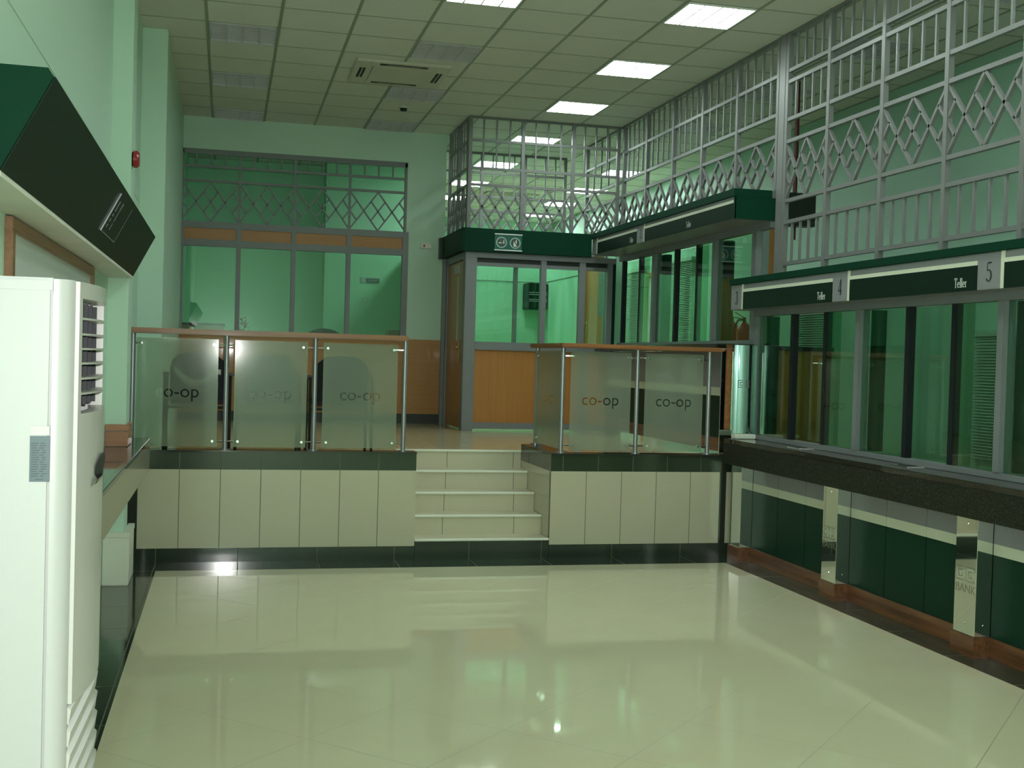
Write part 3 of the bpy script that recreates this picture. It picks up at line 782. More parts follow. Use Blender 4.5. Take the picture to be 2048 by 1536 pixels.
uf = thing('teller_fascia', 'upper dark green fascia lettered Teller with numbers 1 and 2', 'fascia', (4.3, 11.2, 2.9))
MB().box(4.135, 4.468, 9.225, 13.195, 2.90, 3.085).build('fascia_board', 'grey_panel', uf, bevel=.003)
MB().box(4.12, 4.468, 9.20, 13.195, 3.085, 3.150).build('cap_board', 'green', uf, bevel=.003)
MB().box(4.125, XR+.05, 9.195, 9.219, 2.895, 3.085).build('end_board', 'green', uf)
MB().box(4.128, 4.137, 9.195, 9.207, 2.90, 3.085).build('white_upright', 'white_stripe', uf)
UW = [12.99, 11.42]
for i, yw_ in enumerate(UW):
    MB().box(4.131, 4.137, yw_-.016, yw_+.016, 2.90, 3.085).build('white_upright', 'white_stripe', uf)
    ye = UW[i+1]+.235 if i == 0 else 9.21
    MB().box(4.131, 4.137, ye, yw_-.016, 3.030, 3.055).build('white_line', 'white_stripe', uf)
    s_ = MB().box(4.130, 4.137, ye, yw_-.016, 2.90, 3.030).build('name_panel', 'green_sign', uf)
    vs, fs = serif('Teller', .055)
    MB().flat(vs, fs, (4.129, (11.80 if i == 0 else 10.22), 2.925), (0, -1, 0), (0, 0, 1), (-1, 0, 0)).build('lettering', 'text_white', s_)
    vs, fs = serif(str(1+i), .105)
    MB().flat(vs, fs, (4.1335, yw_+.115, 2.945), (0, -1, 0), (0, 0, 1), (-1, 0, 0)).build('number', 'text_dark', uf)

# staff side: end wall of the upper desk, timber post
b = MB(); b.box(4.71, 5.24, 9.52, 9.66, 0, 1.80)
ds = thing('staff_desk_end', 'orange wood end panel with dark top seen through the lower teller glass', 'panel', (4.93, 9.5, 0))
b.build('panel', 'orange', ds); MB().box(4.70, 5.26, 9.50, 9.68, 1.80, 1.84).build('top_edge', 'black', ds)
tp = thing('partition_post', 'grey and orange timber post beside the thick square post behind the upper glass', 'post', (4.69, 9.74, 1.847))
MB().box(4.63, 4.695, 9.70, 9.78, 1.86, 2.95).build('grey_post', 'post', tp); MB().box(4.695, 4.765, 9.70, 9.78, 1.86, 2.95).build('timber_edge', 'orange', tp)
MB().box(4.63, 4.765, 9.70, 9.78, 1.847, 1.86).build('foot_block', 'black', tp)

# hanging black box on a red pole
h = thing('hanging_display', 'black box hanging on a dark red ceiling pole behind the thick square post', 'display', (5.4, 10.5, ZC))
MB().box(5.24, 5.545, 10.46, 10.60, 3.08, 3.35).build('casing', 'black', h, bevel=.006)
MB().cyl((5.35, 10.53, 2.90), (5.35, 10.53, ZC), .022, 14).build('pole', 'pole_red', h, smooth=True)
b = MB(); b.box(5.30, 5.545, 10.47, 10.59, 3.03, 3.08); b.build('bracket', 'black', h)

# fire extinguishers on the staff wall
def extinguisher(y, lb):
    t = thing('fire_extinguisher', lb, 'extinguisher', (6.27, y, 1.74), 'fire extinguishers on the staff wall')
    b = MB(); b.lathe([(.07, 0), (.095, .015), (.095, .36), (.085, .42), (.05, .46), (.03, .48)], (6.27, y, 1.74), 24)
    b.build('cylinder', 'ext_red', t, smooth=True)
    b = MB(); b.cyl((6.27, y, 2.22), (6.27, y, 2.28), .022, 12); b.bar((6.27, y, 2.275), (6.17, y+.06, 2.345), .025, .012, (0, 0, 1)); b.bar((6.27, y, 2.26), (6.16, y+.06, 2.28), .022, .01, (0, 0, 1))
    b.build('valve_lever', 'black', t)
    pts = [(6.27+.03*math.cos(0), y+.02, 2.25)]
    for i in range(9):
        a = i/8; pts.append((6.22-.05*math.sin(a*3.1), y+.07+.06*math.sin(a*3.14), 2.25-.42*a))
    MB().tube(pts, .011).build('hose', 'black', t, smooth=True)
    b = MB(); b.box(6.35, 6.40, y-.04, y+.04, 1.80, 2.16); b.build('wall_bracket', 'black', t)
    return t
e1 = extinguisher(13.95, 'red fire extinguisher on the staff wall, left one of the pair above the black counter')
c2 = copy_tree(e1, (6.27, 13.58, 1.72), None, 'red fire extinguisher on the staff wall, right one of the pair above the black counter')

# blinds on the staff wall
def blind(y0, y1, z0, z1, lb):
    t = thing('window_blind', lb, 'blind', (XS-.03, (y0+y1)/2, z1), 'pale green blinds on the staff wall')
    b = MB(); z = z0+.02
    while z < z1-.05:
        b.bar((XS-.035, y0, z), (XS-.035, y1, z), .032, .003, (-.55, 0, .83)); z += .026
    b.build('slat_panel', 'blind', t)
    MB().box(XS-.06, XS, y0-.01, y1+.01, z1-.05, z1).build('head_rail', 'blind', t)
blind(17.55, 18.45, ZU+.6, 3.16, 'narrow pale green slatted blind on the staff wall behind the number 1 teller window')
blind(15.55, 16.75, ZU+.6, 3.18, 'wider pale green slatted blind on the staff wall behind the number 2 teller window')
blind(11.6, 12.5, 1.2, 2.75, 'pale green slatted blind on the staff wall behind the number 3 teller window')
blind(8.05, 9.05, .9, 2.02, 'low pale green slatted blind on the staff wall behind the number 4 teller window')
wf = thing('wall_frame', 'orange timber framed opening on the staff wall between two blinds', 'frame', (XS, 17.1, 2.0))
for y in (16.92, 17.42): MB().box(XS-.05, XS, y-.03, y+.03, ZU, 3.06).build('jamb', 'orange', wf)
MB().box(XS-.05, XS, 16.95, 17.39, 3.0, 3.06).build('head', 'orange', wf); MB().box(XS-.012, XS, 16.95, 17.39, ZU, 3.0).build('pale_leaf', 'white_board', wf)

# wall unit in the booth corner
a = thing('wall_air_conditioner', 'dark louvred wall air conditioner in the corner behind the booth glass', 'air conditioner', (4.3, 16.7, 2.6))
MB().box(4.20, 4.505, 16.44, 16.74, 2.39, 2.765).build('casing', 'green_panel', a, bevel=.01)
for z in (2.595, 2.625, 2.50, 2.525):
    for i in range(3): MB().box(4.225+.09*i, 4.305+.09*i, 16.430, 16.444, z, z+.010).build('vane', 'silver', a)

# ------------------------------------------------------------------ ceiling lights
def lamp(x, y, lit, lb, grp, tube='lamp'):
    t = thing('ceiling_light', lb, 'ceiling light', (x, y, ZC), grp)
    s = .285; z = ZC-.006
    b = MB()
    for x0, x1, y0, y1 in ((x-s, x+s, y-s, y-s+.016), (x-s, x+s, y+s-.016, y+s), (x-s, x-s+.012, y-s, y+s), (x+s-.012, x+s, y-s, y+s)): b.box(x0, x1, y0, y1, z-.006, ZC)
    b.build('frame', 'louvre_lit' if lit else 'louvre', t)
    MB().box(x-s+.012, x+s-.012, y-s+.016, y+s-.016, z+.001, z+.005).build('tube_panel' if lit else 'reflector', tube if lit else 'reflector', t)
    b = MB()
    for i in (1, 2, 3): b.box(x-s+2*s*i/4-.006, x-s+2*s*i/4+.006, y-s+.016, y+s-.016, z-.006, z)
    for i in range(1, 9): b.box(x-s+.012, x+s-.012, y-s+2*s*i/9-.0012, y-s+2*s*i/9+.0012, z-.004, z-.001)
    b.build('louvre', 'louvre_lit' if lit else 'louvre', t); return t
TX = lambda i: -.224+.6*i+.3
RY = lambda j: 9.72+.605*j+.3
GL_, GO = 'lit square ceiling lights', 'unlit square ceiling lights'
L0 = lamp(TX(6), RY(-2), True, 'lit square ceiling light at the top right, largest of the right hand row', GL_)
L2 = lamp(TX(6)+.05, 14.50, True, 'lit ceiling light behind the booth grille, highest of the ones seen through it', GL_, 'lamp_far')
for x, y, lb in ((TX(6), RY(1), 'lit square ceiling light in the right hand row, second from the top'),
                 (TX(6), RY(4), 'lit square ceiling light in the right hand row, just in front of the booth grille'),
                 (TX(3), RY(-2), 'lit square ceiling light cut off by the top edge, above the unlit ones'),
                 (3.68, 16.50, 'lit ceiling light seen through the booth grille, second from the top at its left'),
                 (3.68, 18.40, 'lit ceiling light seen through the booth grille, third from the top at its left'),
                 (3.70, 20.15, 'lit ceiling light seen through the booth grille, lowest at its left'),
                 (5.60, 16.50, 'lit ceiling light behind the upper teller grille, right of the booth grille'),
                 (5.65, 18.40, 'lit ceiling light seen at the right end of the booth grille, upper one'),
                 (5.70, 20.15, 'lit ceiling light seen through the right part of the booth grille diamonds'),
                 (5.75, 21.80, 'lit ceiling light lowest of all, seen through the booth grille diamonds'),
                 (TX(6), RY(-5), 'lit square ceiling light of the right hand row, above the camera'),
                 (TX(3), RY(-5), 'lit square ceiling light of the middle row, above the camera'),
                 (TX(6), RY(-8), 'lit square ceiling light of the right hand row, behind the camera'),
                 (TX(3), RY(-11), 'lit square ceiling light of the middle row, behind the camera'),
                 (5.40, 4.6, 'added lit ceiling light over the tellers, unseen, brightening the staff side')):  # last lamp is out of view, added to light the staff side
    copy_tree(L2 if y > 14 else L0, (x, y, ZC), None, lb)
L1 = lamp(TX(0), RY(1), False, 'unlit ceiling light nearest the left wall, nearest of three in line', GO)
for x, y, lb in ((TX(0), RY(4), 'unlit ceiling light near the left wall, middle of three in line'),
                 (TX(0), RY(7), 'unlit ceiling light near the left wall, farthest one touching the back wall'),
                 (TX(3), RY(1), 'unlit ceiling light just in front of the ceiling cassette'),
                 (TX(3), RY(4), 'unlit ceiling light just beyond the ceiling cassette'),
                 (TX(3), RY(7), 'unlit ceiling light touching the back wall in the middle row'),
                 (5.35, 7.45, 'unlit ceiling light with sparkling louvre behind the grille at the top right corner'),
                 (5.35, 9.25, 'unlit ceiling light with sparkling louvre behind the grille, right of the thick square post'),
                 (5.35, 11.1, 'unlit ceiling light behind the upper grille, left of the thick square post'),
                 (5.35, 13.0, 'unlit ceiling light behind the upper grille, near the booth'),
                 (TX(0), 16.1, 'unlit ceiling light in the office, seen through the left of the back window lattice'),
                 (TX(3), 16.1, 'unlit ceiling light in the office, seen through the right of the back window lattice')):
    copy_tree(L1, (x, y, ZC), None, lb)

# cassette air conditioner
def cassette(x, y, lb, s=.46):
    t = thing('ceiling_cassette', lb, 'air conditioner', (x, y, ZC))
    z = ZC
    MB().box(x-s, x+s, y-s, y+s, z-.028, z).build('panel', 'cassette', t, bevel=.012)
    MB().box(x-s*.62, x+s*.62, y-s*.62, y+s*.62, z-.036, z-.028).build('intake_grid', 'cassette', t, bevel=.006)
    for dx, dy in ((-1, 0), (1, 0), (0, -1), (0, 1)):
        b = MB(); cx, cy = x+dx*s*.81, y+dy*s*.81
        if dx: b.box(cx-.030, cx+.030, cy-s*.42, cy+s*.42, z-.0305, z-.0278)
        else: b.box(cx-s*.5, cx+s*.5, cy-.026, cy+.026, z-.0305, z-.0278)
        b.build('air_slot', 'ac_dark', t)
        b = MB()
        if dx: b.box(cx-.004, cx+.004, cy-s*.42, cy+s*.42, z-.034, z-.0305)
        else: b.box(cx-s*.35, cx+s*.35, cy-.003, cy+.003, z-.032, z-.0305)
        b.build('flap', 'cassette', t)
    return t
cassette(1.58, 11.55, 'square cream ceiling cassette with dark air slots between unlit lights')
cassette(4.6, 19.6, 'ceiling cassette far behind the booth, seen through its grille diamonds')
cassette(1.1, 16.0, 'ceiling cassette in the office, seen through the back window lattice')
sd = thing('smoke_detector', 'small round smoke detector on the ceiling in front of the back wall', 'detector', (1.86, 13.12, ZC))
MB().lathe([(.055, -.001), (.055, -.018)], (1.86, 13.12, ZC), 24).build('base', 'cassette', sd, smooth=True); MB().lathe([(.042, -.018), (.034, -.045), (.012, -.048)], (1.86, 13.12, ZC), 24).build('sensor', 'ac_dark', sd, smooth=True)

# ------------------------------------------------------------------ left side
# standing air conditioner
ac = thing('standing_air_conditioner', 'tall white floor standing air conditioner at the left edge', 'air conditioner', (-.5, 2.65, 0))
AY0, AY1, AZ = 2.40, 2.90, 1.788
MB().box(-.79, -.325, AY0, AY1, .02, AZ-.012).build('casing', 'ac', ac, bevel=.006)
MB().box(-.795, -.32, AY0-.002, AY1+.002, AZ-.03, AZ).build('top_cap', 'ac', ac, bevel=.006)
def front_curve(y):  # bulge of the front in plan
    t = (y-2.65)/.25; return -.287+.030*(1-t*t)
def bow(b, y0, y1, z0, z1, dx0=0., n=14, depth=.03):
    vs, fs = [], []
    for i in range(n+1):
        y = y0+(y1-y0)*i/n; x = front_curve(y)+dx0
        vs += [(x, y, z0), (x, y, z1), (x-depth, y, z0), (x-depth, y, z1)]
    for i in range(n):
        a = 4*i; e = a+4
        fs += [(a, e, e+1, a+1), (a+2, a+3, e+3, e+2), (a+1, e+1, e+3, a+3), (a, a+2, e+2, e)]
    fs += [(0, 1, 3, 2), (4*n, 4*n+2, 4*n+3, 4*n+1)]
    return b.add(vs, fs)
# rounded corner pieces
for y0, sg in ((AY0, 1), (AY1, -1)):
    vs = []; fs = []; n = 8
    for i in range(n+1):
        t = math.pi/2*i/n; x = -.325+.038*math.sin(t); y = y0+sg*.038*(1-math.cos(t))
        vs += [(x, y, .02), (x, y, AZ-.002)]
    vs += [(-.325, y0+sg*.038, .02), (-.325, y0+sg*.038, AZ-.002)]
    m_ = len(vs)//2
    for i in range(m_):
        a, e = 2*i, 2*((i+1) % m_); fs.append((a, e, e+1, a+1) if sg > 0 else (a, a+1, e+1, e))
    fs += [tuple(range(0, 2*m_, 2))[::-1], tuple(range(1, 2*m_, 2))]
    MB().add(vs, fs).build('corner_trim', 'ac', ac, smooth=True)
F0, F1 = AY0+.030, AY1-.030
b = MB(); bow(b, F0, F1, 1.752, AZ-.004); b.build('front_head', 'ac_front', ac, smooth=True)
b = MB(); bow(b, F0, F0+.018, 1.525, 1.752); bow(b, F1-.018, F1, 1.525, 1.752); b.build('outlet_frame', 'ac_front', ac, smooth=True)
b = MB(); bow(b, F0, F1, .955, 1.525); b.build('front_panel', 'ac_front', ac, smooth=True)
b = MB()
for i in range(9):
    z0 = .955-.045*i; vs = []; fs = []; n = 14
    for q in range(n+1):
        y = F0+(F1-F0)*q/n; x = front_curve(y); u = (y-2.65)/.22; dz = .05*(1-u*u)
        vs += [(x-.005, y, z0-.040+dz*.9), (x-.001, y, z0-.012+dz*.9), (x-.02, y, z0+.004+dz*.9), (x-.03, y, z0-.042+dz*.9)]
    for q in range(n):
        a_ = 4*q; e = a_+4
        fs += [(a_, e, e+1, a_+1), (a_+1, e+1, e+2, a_+2), (a_+2, e+2, e+3, a_+3), (a_+3, e+3, e, a_)]
    fs += [(0, 1, 2, 3), (4*n+3, 4*n+2, 4*n+1, 4*n)]
    b.add(vs, fs)
b.build('intake_grille', 'ac_front', ac, smooth=True)
b = MB(); bow(b, F0, F1, .04, .60, -.004); b.build('lower_panel', 'ac_front', ac, smooth=True)
b = MB(); bow(b, F0, F1, .60, .99, -.022, 14, .01); b.build('intake_backing', 'ac_dark', ac)
# outlet: dark vanes at the back, pale duct wall, curved slats
MB().box(-.322, -.314, AY0+.04, AY1-.04, 1.53, 1.75).build('outlet_back', 'ac_inner', ac)
b = MB()
for i in range(5):
    y = AY0+.075+.085*i; b.box(-.313, -.288, y-.004, y+.004, 1.535, 1.748)
    for q in range(5): b.cyl((-.300, y, 1.56+.04*q), (-.300, y+.012, 1.56+.04*q), .006, 8)
b.build('vertical_vane', 'ac_dark', ac)
MB().box(-.313, -.291, AY0+.05, AY0+.145, 1.535, 1.748).build('vane_carrier', 'ac_dark', ac)
for z in (1.713, 1.682, 1.653, 1.624, 1.594, 1.564):
    b = MB(); vs = []; fs = []; n = 12
    for i in range(n+1):
        y = F0+.018+(F1-F0-.036)*i/n; x = front_curve(y)-.003
        vs += [(x, y, z+.002), (x, y, z-.002), (x-.030, y, z-.002), (x-.030, y, z+.002)]
    for i in range(n):
        a_ = 4*i; e = a_+4
        fs += [(a_, a_+1, e+1, e), (a_+1, a_+2, e+2, e+1), (a_+2, a_+3, e+3, e+2), (a_+3, a_, e, e+3)]
    fs += [(3, 2, 1, 0), (4*n, 4*n+1, 4*n+2, 4*n+3)]
    b.add(vs, fs).build('louvre_slat', 'ac_front', ac)
b = MB(); vs = []; fs = []
for i in range(9):
    t = i/8; y = 2.56+.17*t; x = front_curve(y)+.0015; hh = .030*math.sin(math.pi*min(1, .12+t*.88)*.9)
    vs += [(x, y, 1.405-hh), (x+.003, y, 1.405+hh*.9)]
for i in range(8): fs.append((2*i, 2*i+2, 2*i+3, 2*i+1))
MB().add(vs, fs).build('display_window', 'ac_dark', ac)
b = MB(); vs = []; fs = []
for i in range(9):
    t = i/8; y = 2.53+.19*t; x = front_curve(y)+.002
    vs += [(x, y, 1.372+.006*t), (x+.006, y, 1.384+.006*t)]
for i in range(8): fs.append((2*i, 2*i+2, 2*i+3, 2*i+1))
MB().add(vs, fs).build('chrome_lip', 'chrome', ac)
# labels on the side
pl = MB().box(-.362, -.326, AY0-.0015, AY0+.002, 1.396, 1.484).build('name_plate', 'plate', ac)
b = MB()
random.seed(9)
for i in range(15):
    z = 1.470-.0045*i; a0 = -.359
    for w_ in (.010+.006*random.random(), .006+.006*random.random()):
        b.box(a0, a0+w_, AY0-.0019, AY0-.0015, z-.0007, z+.0007); a0 += w_+.004
b.box(-.352, -.337, AY0-.0019, AY0-.0015, 1.400, 1.4012); b.build('plate_print', 'plate_text', pl)
MB().box(-.361, -.327, AY0-.0012, AY0+.002, 1.486, 1.503).build('white_label', 'ac_front', ac)
MB().box(-.78, -.335, AY0+.01, AY1-.01, 0, .02).build('plinth', 'ac_dark', ac)

# wall sign canopy over the writing shelf
sc = thing('sign_canopy', 'dark green sloping sign box with pale stained underside on the left wall', 'sign', (-.7, 6.1, 2.155))
YS0, YS1, XT, XB, ZT, ZB = 3.65, 8.57, -.505, -.648, 2.440, 2.160
vs = [(XL+.001, YS0, ZB), (XB, YS0, ZB), (XT, YS0, ZT), (XT-.016, YS0, ZT+.024), (XL+.001, YS0, ZT+.026)]
b = MB(); b.prism(vs, (0, YS1-YS0, 0)); b.build('box', 'green', sc)
b = MB(); n_ = V((ZT-ZB, 0, XB-XT)).normalized()
o1, o2 = V((XB, YS0, ZB))+n_*.002, V((XT, YS0, ZT))+n_*.002
b.prism([o1, o2, o2+V((0, YS1-YS0, 0)), o1+V((0, YS1-YS0, 0))], n_*.004)
b.build('front_face', 'green_sign', sc)
MB().box(XL+.001, XB+.004, YS0, YS1, ZB-.018, ZB).build('soffit', 'soffit', sc)
o = lambda t, y, e=.008: V((XB+(XT-XB)*t, y, ZB+(ZT-ZB)*t))+n_*e
b = MB(); b.prism([o(.25, 6.00, .006), o(.88, 6.00, .006), o(.88, 6.68, .006), o(.25, 6.68, .006)], n_*.003)
pq = b.build('plaque', 'green_sign', sc)
MB().bar(o(.24, 6.00, .010), o(.89, 6.00, .010), .010, .006, n_).build('chrome_edge', 'post', pq)
MB().bar(o(.24, 6.68, .009), o(.89, 6.68, .009), .005, .002, n_).build('dull_edge', 'frame', pq)
MB().bar(o(.25, 6.00, .009), o(.25, 6.68, .009), .005, .002, n_).build('dull_edge', 'frame', pq)
b = MB()
for t0, t1, y, wd in ((.34, .40, 6.12, .03), (.44, .50, 6.12, .03), (.54, .58, 6.12, .04), (.62, .80, 6.12, .03), (.34, .46, 6.26, .02), (.50, .66, 6.26, .02), (.68, .82, 6.26, .03)):
    b.bar(o(t0, y, .0095), o(t1, y, .0095), wd, .001, n_)
b.build('lettering', 'frame', pq)

# notice board on the left wall
nb_ = thing('notice_board', 'white board in a brown timber frame on the left wall under the sign', 'board', (XL, 6.1, 1.7))
MB().box(XL, XL+.012, 4.75, 7.40, 1.30, 2.10).build('board', 'white_board', nb_)
for y0, y1, z0, z1 in ((4.69, 7.46, 2.085, 2.135), (4.69, 7.46, 1.25, 1.30), (4.69, 4.75, 1.30, 2.085), (7.40, 7.46, 1.30, 2.085)):
    MB().box(XL, XL+.030, y0, y1, z0, z1).build('frame', 'brown', nb_, bevel=.003)

# writing shelf on the left wall
sh = thing('writing_shelf', 'polished stone writing shelf with deep front edge along the left wall', 'shelf', (-.68, 6.4, .97))
b = MB(); b.box(XL+.001, -.565, 3.3, 8.599, .943, .97); b.box(-.673, -.565, 8.599, 8.931, .943, .97); b.box(-.764, -.565, 8.931, PF-.014, .943, .97)
b.build('top', 'granite', sh)
for a_, c_ in ((3.3, 4.4), (4.404, 5.7), (5.704, 7.0), (7.004, 8.3), (8.304, PF-.014)): MB().box(-.592, -.558, a_, c_, .727, .943).build('front_slab', 'shelf_stone', sh)
MB().box(-.594, -.556, 3.3, PF-.014, .941, .972).build('front_trim', 'dark_plain', sh, bevel=.004)
# timber collar at the foot of the pillar, on the shelf, and cream boxing at its base
tw = sgroup('trim_4', (-.66, 8.6, .97))
MB().box(XL+.001, -.656, 8.578, 8.60, .972, 1.075).build('timber_collar', 'boxwood', tw, bevel=.004)
MB().box(XL+.001, -.651, 8.572, 8.60, 1.079, 1.125).build('timber_collar', 'boxwood', tw, bevel=.004)
MB().box(-.674, -.656, 8.60, 8.93, .972, 1.125).build('timber_collar', 'boxwood', tw, bevel=.004)
cb = thing('trunking_box', 'cream metal box round the pillar foot on the dark floor under the writing shelf', 'box', (-.72, 8.7, 0))
MB().box(XL+.002, -.632, 8.56, 8.598, 0, .34).build('front_plate', 'cream_box', cb, bevel=.004)
MB().box(-.672, -.632, 8.598, 9.02, 0, .34).build('side_plate', 'cream_box', cb, bevel=.004)
b = MB(); b.box(XL+.002, -.628, 8.555, 8.598, .34, .372); b.box(-.672, -.628, 8.590, 9.024, .34, .372); b.build('lid', 'cream_box', cb)

al = thing('alarm_sounder', 'round red fire alarm sounder on the side of the left pillar', 'alarm', (-.674, 8.68, 2.985))
MB().cyl((-.674, 8.68, 2.985), (-.664, 8.68, 2.985), .052, 24).build('base_plate', 'ac_dark', al, smooth=True)
b = MB(); b.cyl((-.664, 8.68, 2.985), (-.640, 8.68, 2.985), .060, 28); b.cyl((-.640, 8.68, 2.985), (-.626, 8.68, 2.985), .060, 28, .046); b.build('horn', 'red', al, smooth=True)
cp = thing('call_point', 'tiny red call point on the left pillar below the sign end', 'call point', (-.68, 8.6, 2.14))
MB().box(-.712, -.676, 8.575, 8.60, 2.145, 2.20).build('body', 'red', cp, bevel=.004); MB().box(-.704, -.684, 8.572, 8.575, 2.16, 2.185).build('window', 'text_white', cp)

# ------------------------------------------------------------------ upper landing furniture
def waiting_chair(x, y, rz, lb):
    t = thing('waiting_chair', lb, 'chair', (x, y, ZU), 'waiting chairs behind the glass railing')
    b = MB()
    nx, nz = 10, 6; vs = []; fs = []
    for side in (0, 1):
        for i in range(nx+1):
            for j in range(nz+1):
                u = -1+2*i/nx; v_ = j/nz
                w_ = .215-.03*max(0, v_-.7)/.3
                X = x+u*w_; Y = y-.20-.06*v_-.03*(1-u*u)-(side*.045-.0225); Z = ZU+.44+.38*v_-(.05*abs(u)**4 if j == nz else 0)
                vs.append((X, Y, Z))
    N = (nx+1)*(nz+1); I = lambda s_, i, j: s_*N+i*(nz+1)+j
    for i in range(nx):
        for j in range(nz):
            fs += [(I(0, i, j), I(0, i+1, j), I(0, i+1, j+1), I(0, i, j+1)), (I(1, i, j), I(1, i, j+1), I(1, i+1, j+1), I(1, i+1, j))]
    for i in range(nx): fs += [(I(0, i, 0), I(1, i, 0), I(1, i+1, 0), I(0, i+1, 0)), (I(0, i, nz), I(0, i+1, nz), I(1, i+1, nz), I(1, i, nz))]
    for j in range(nz): fs += [(I(0, 0, j), I(0, 0, j+1), I(1, 0, j+1), I(1, 0, j)), (I(0, nx, j), I(1, nx, j), I(1, nx, j+1), I(0, nx, j+1))]
    b.add(vs, fs).build('backrest', 'chair', t, smooth=True)
    MB().box(x-.24, x+.24, y-.20, y+.25, ZU+.40, ZU+.465).build('seat', 'seat', t, bevel=.025)
    for sx in (-1, 1):
        b = MB(); X = x+sx*.255
        b.tube([(X, y+.22, ZU), (X, y+.22, ZU+.62), (X, y-.20, ZU+.64), (X, y-.24, ZU)], .012); b.build('leg_frame', 'black', t, smooth=True)
        MB().box(X-.024, X+.024, y-.16, y+.22, ZU+.63, ZU+.655).build('armrest', 'black', t, bevel=.008)
    MB().cyl((x-.25, y-.22, ZU+.38), (x+.25, y-.22, ZU+.38), .012, 8).build('cross_rail', 'black', t)
    return t
w0 = waiting_chair(-.22, 9.99, 0, 'black waiting chair behind the leftmost frosted panel')
copy_tree(w0, (.34, 9.99, ZU), None, 'black waiting chair behind the middle frosted panel')
copy_tree(w0, (.93, 9.99, ZU), None, 'black waiting chair behind the third frosted panel, next to the stairs side')
dc = thing('draped_cloth', 'pale cloth draped over the chair back behind the leftmost frosted panel', 'cloth', (-.24, 9.70, 1.4))
b = MB(); n = 18; vs = []; fs = []
for i in range(n+1):
    t = i/n; X = -.40+.36*t; sag = .11*math.sin(math.pi*min(1, t*1.1)*.92)
    for q in range(5):
        w_ = q/4; vs.append((X, 9.672+.012*math.sin(t*9+q), 1.535-sag-.05*w_-.02*math.sin(t*6)*w_)); 
for i in range(n):
    for q in range(4): fs.append((i*5+q, (i+1)*5+q, (i+1)*5+q+1, i*5+q+1))
m_ = bpy.data.meshes.new('fold'); b.add(vs, fs)
k0 = len(b.v); b.add([(x, y+.010, z) for x, y, z in vs], [f[::-1] for f in fs])
b.build('fold', 'cream_box', dc, smooth=True); bpy.data.meshes.remove(m_)

wl = thing('wall_junction_box', 'small cream box on the back wall between window and booth', 'box', (2.38, YB, 3.04))
MB().box(2.315, 2.45, YB-.035, YB, 3.005, 3.07).build('body', 'cream_box', wl, bevel=.005); MB().box(2.35, 2.37, YB-.037, YB-.035, 3.02, 3.055).build('indicator', 'red', wl)

# office behind the back window
oc = thing('office_chair', 'dark rounded office chair back seen at the foot of the third window pane', 'chair', (1.27, 16.0, ZU))
b = MB(); vs = []; fs = []; n = 12
for s_ in (0, 1):
    for i in range(n+1):
        t = math.pi*i/n; vs += [(1.27-.29*math.cos(t), 16.0+.05*s_, 1.80+.20*math.sin(t)), (1.27-.25*math.cos(t), 16.0+.05*s_, 1.35)]
for i in range(n):
    a_ = 2*i; o_ = 2*(n+1)
    fs += [(a_, a_+1, a_+3, a_+2), (o_+a_, o_+a_+2, o_+a_+3, o_+a_+1), (a_, a_+2, o_+a_+2, o_+a_)]
MB().add(vs, fs).build('backrest', 'chair', oc, smooth=True)
MB().box(1.02, 1.52, 15.55, 16.0, 1.27, 1.36).build('seat', 'chair', oc, bevel=.03)
b = MB(); b.cyl((1.27, 15.78, ZU+.05), (1.27, 15.78, 1.27), .03, 12); b.build('column', 'black', oc, smooth=True)
for i in range(5):
    t = 2*math.pi*i/5; b = MB(); b.bar((1.27, 15.78, ZU+.08), (1.27+.28*math.cos(t), 15.78+.28*math.sin(t), ZU+.05), .05, .03, (0, 0, 1)); b.cyl((1.27+.28*math.cos(t), 15.76+.28*math.sin(t), ZU+.025), (1.27+.28*math.cos(t), 15.80+.28*math.sin(t), ZU+.025), .025, 10); b.build('leg', 'black', oc)
dk = thing('office_cabinet', 'low dark brown cabinet behind the first window pane', 'cabinet', (-.25, 15.2, ZU))
MB().box(-.58, -.04, 15.0, 15.45, ZU, 1.97).build('body', 'brown', dk); MB().box(-.59, -.03, 14.98, 15.46, 1.97, 1.995).build('top', 'chair', dk)
for x in (-.44, -.18): MB().box(x-.125, x+.125, 14.985, 15.0, ZU+.06, 1.93).build('door', 'brown', dk)
pt = thing('potted_plant', 'dark narrow potted plant behind the first window pane', 'plant', (.20, 15.2, ZU))
MB().lathe([(.10, 0), (.13, .28), (.14, .30)], (.20, 15.2, ZU), 18).build('pot', 'brown', pt, smooth=True)
b = MB(); random.seed(3)
for i in range(170):
    z = 1.1+random.random()*.98; r = .15*(1-(z-1.1)/1.02)+.012; t = random.random()*6.28
    c_ = V((.20+r*math.cos(t)*random.random(), 15.2+r*math.sin(t)*random.random(), z)); dv = V((math.cos(t)*.05, math.sin(t)*.05, .05)); sd_ = V((-math.sin(t), math.cos(t), 0))*.014
    b.add([c_, c_+dv*.5+sd_, c_+dv, c_+dv*.5-sd_], [(0, 1, 2, 3)])
b.build('foliage', 'plant', pt); MB().cyl((.20, 15.2, 1.1), (.20, 15.2, 1.95), .012, 8).build('stem', 'brown', pt)
fc = thing('office_box', 'brown box shape at the right foot of the fourth window pane', 'box', (2.25, 15.5, ZU))
MB().box(2.06, 2.55, 15.35, 15.75, ZU, 1.995).build('body', 'brown', fc, bevel=.01); MB().box(2.20, 2.212, 15.34, 15.35, 1.80, 1.97).build('handle', 'chrome', fc)
sn = thing('office_sign', 'small teal lettered sign on the office wall behind the fourth window pane', 'sign', (2.03, 17.34, 2.76))
MB().box(1.90, 2.17, 17.34, 17.35, 2.72, 2.80).build('plate', 'silver', sn); MB().box(1.972, 2.168, 17.337, 17.34, 2.725, 2.785).build('text_panel', 'teal', sn)
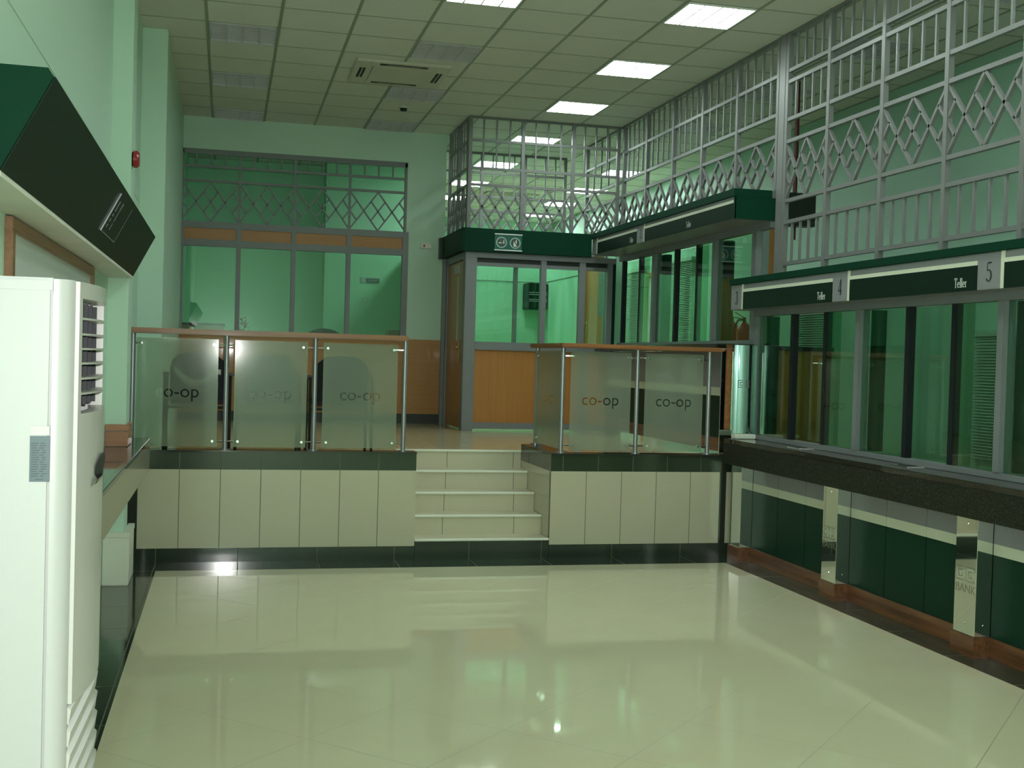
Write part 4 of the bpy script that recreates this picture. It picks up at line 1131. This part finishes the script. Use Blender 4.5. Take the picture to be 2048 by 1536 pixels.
b = MB(); b.box(1.99, 2.15, 17.3355, 17.337, 2.762, 2.768); b.box(1.99, 2.12, 17.3355, 17.337, 2.745, 2.751); b.build('print', 'silver', sn)
sw = thing('light_switch', 'pale light switch on the office wall below the small teal sign', 'switch', (1.96, 17.34, 2.46))
MB().box(1.92, 2.0, 17.338, 17.35, 2.42, 2.50).build('plate', 'wall_in', sw, bevel=.004); MB().box(1.95, 1.97, 17.333, 17.338, 2.44, 2.48).build('rocker', 'wall', sw)

# ------------------------------------------------------------------ camera, flash, world
cam = bpy.data.cameras.new('camera'); co = bpy.data.objects.new('camera', cam); COL.objects.link(co)
F_, YAW, PITCH, ROLL, H_ = 2348.75, .239, -.0211, .0285, 1.657
cy, sy, cp_, sp_, cr, sr = math.cos(YAW), math.sin(YAW), math.cos(PITCH), math.sin(PITCH), math.cos(ROLL), math.sin(ROLL)
fw = V((sy*cp_, cy*cp_, sp_)); r_ = V((cy, -sy, 0)); u_ = r_.cross(fw); R_ = r_*cr+u_*sr; U_ = u_*cr-r_*sr
mw = Matrix((( R_.x, U_.x, -fw.x, 0), (R_.y, U_.y, -fw.y, 0), (R_.z, U_.z, -fw.z, H_), (0, 0, 0, 1)))
co.matrix_world = mw
cam.sensor_fit = 'HORIZONTAL'; cam.sensor_width = 36; cam.lens = F_*36/2048; cam.clip_start = .02; cam.clip_end = 100
S.camera = co
fl = bpy.data.lights.new('camera_flash', 'POINT'); fl.energy = 235; fl.color = (1., .99, .97); fl.shadow_soft_size = .012
fo = bpy.data.objects.new('camera_flash', fl); COL.objects.link(fo); fo.location = V((0, 0, H_))+R_*.03+U_*.055+fw*.03

wd_ = bpy.data.worlds.new('world'); S.world = wd_; wd_.use_nodes = True
wd_.node_tree.nodes['Background'].inputs[0].default_value = (.3, .45, .36, 1); wd_.node_tree.nodes['Background'].inputs[1].default_value = .05

S.view_settings.view_transform = 'Standard'; S.view_settings.look = 'None'; S.view_settings.gamma = 1; S.view_settings.exposure = .18
S.view_settings.use_curve_mapping = False
cyc = S.cycles
cyc.max_bounces = 10; cyc.diffuse_bounces = 5; cyc.glossy_bounces = 5; cyc.transmission_bounces = 6; cyc.transparent_max_bounces = 24
cyc.sample_clamp_indirect = 6; cyc.caustics_reflective = False; cyc.caustics_refractive = False
cyc.use_denoising = True
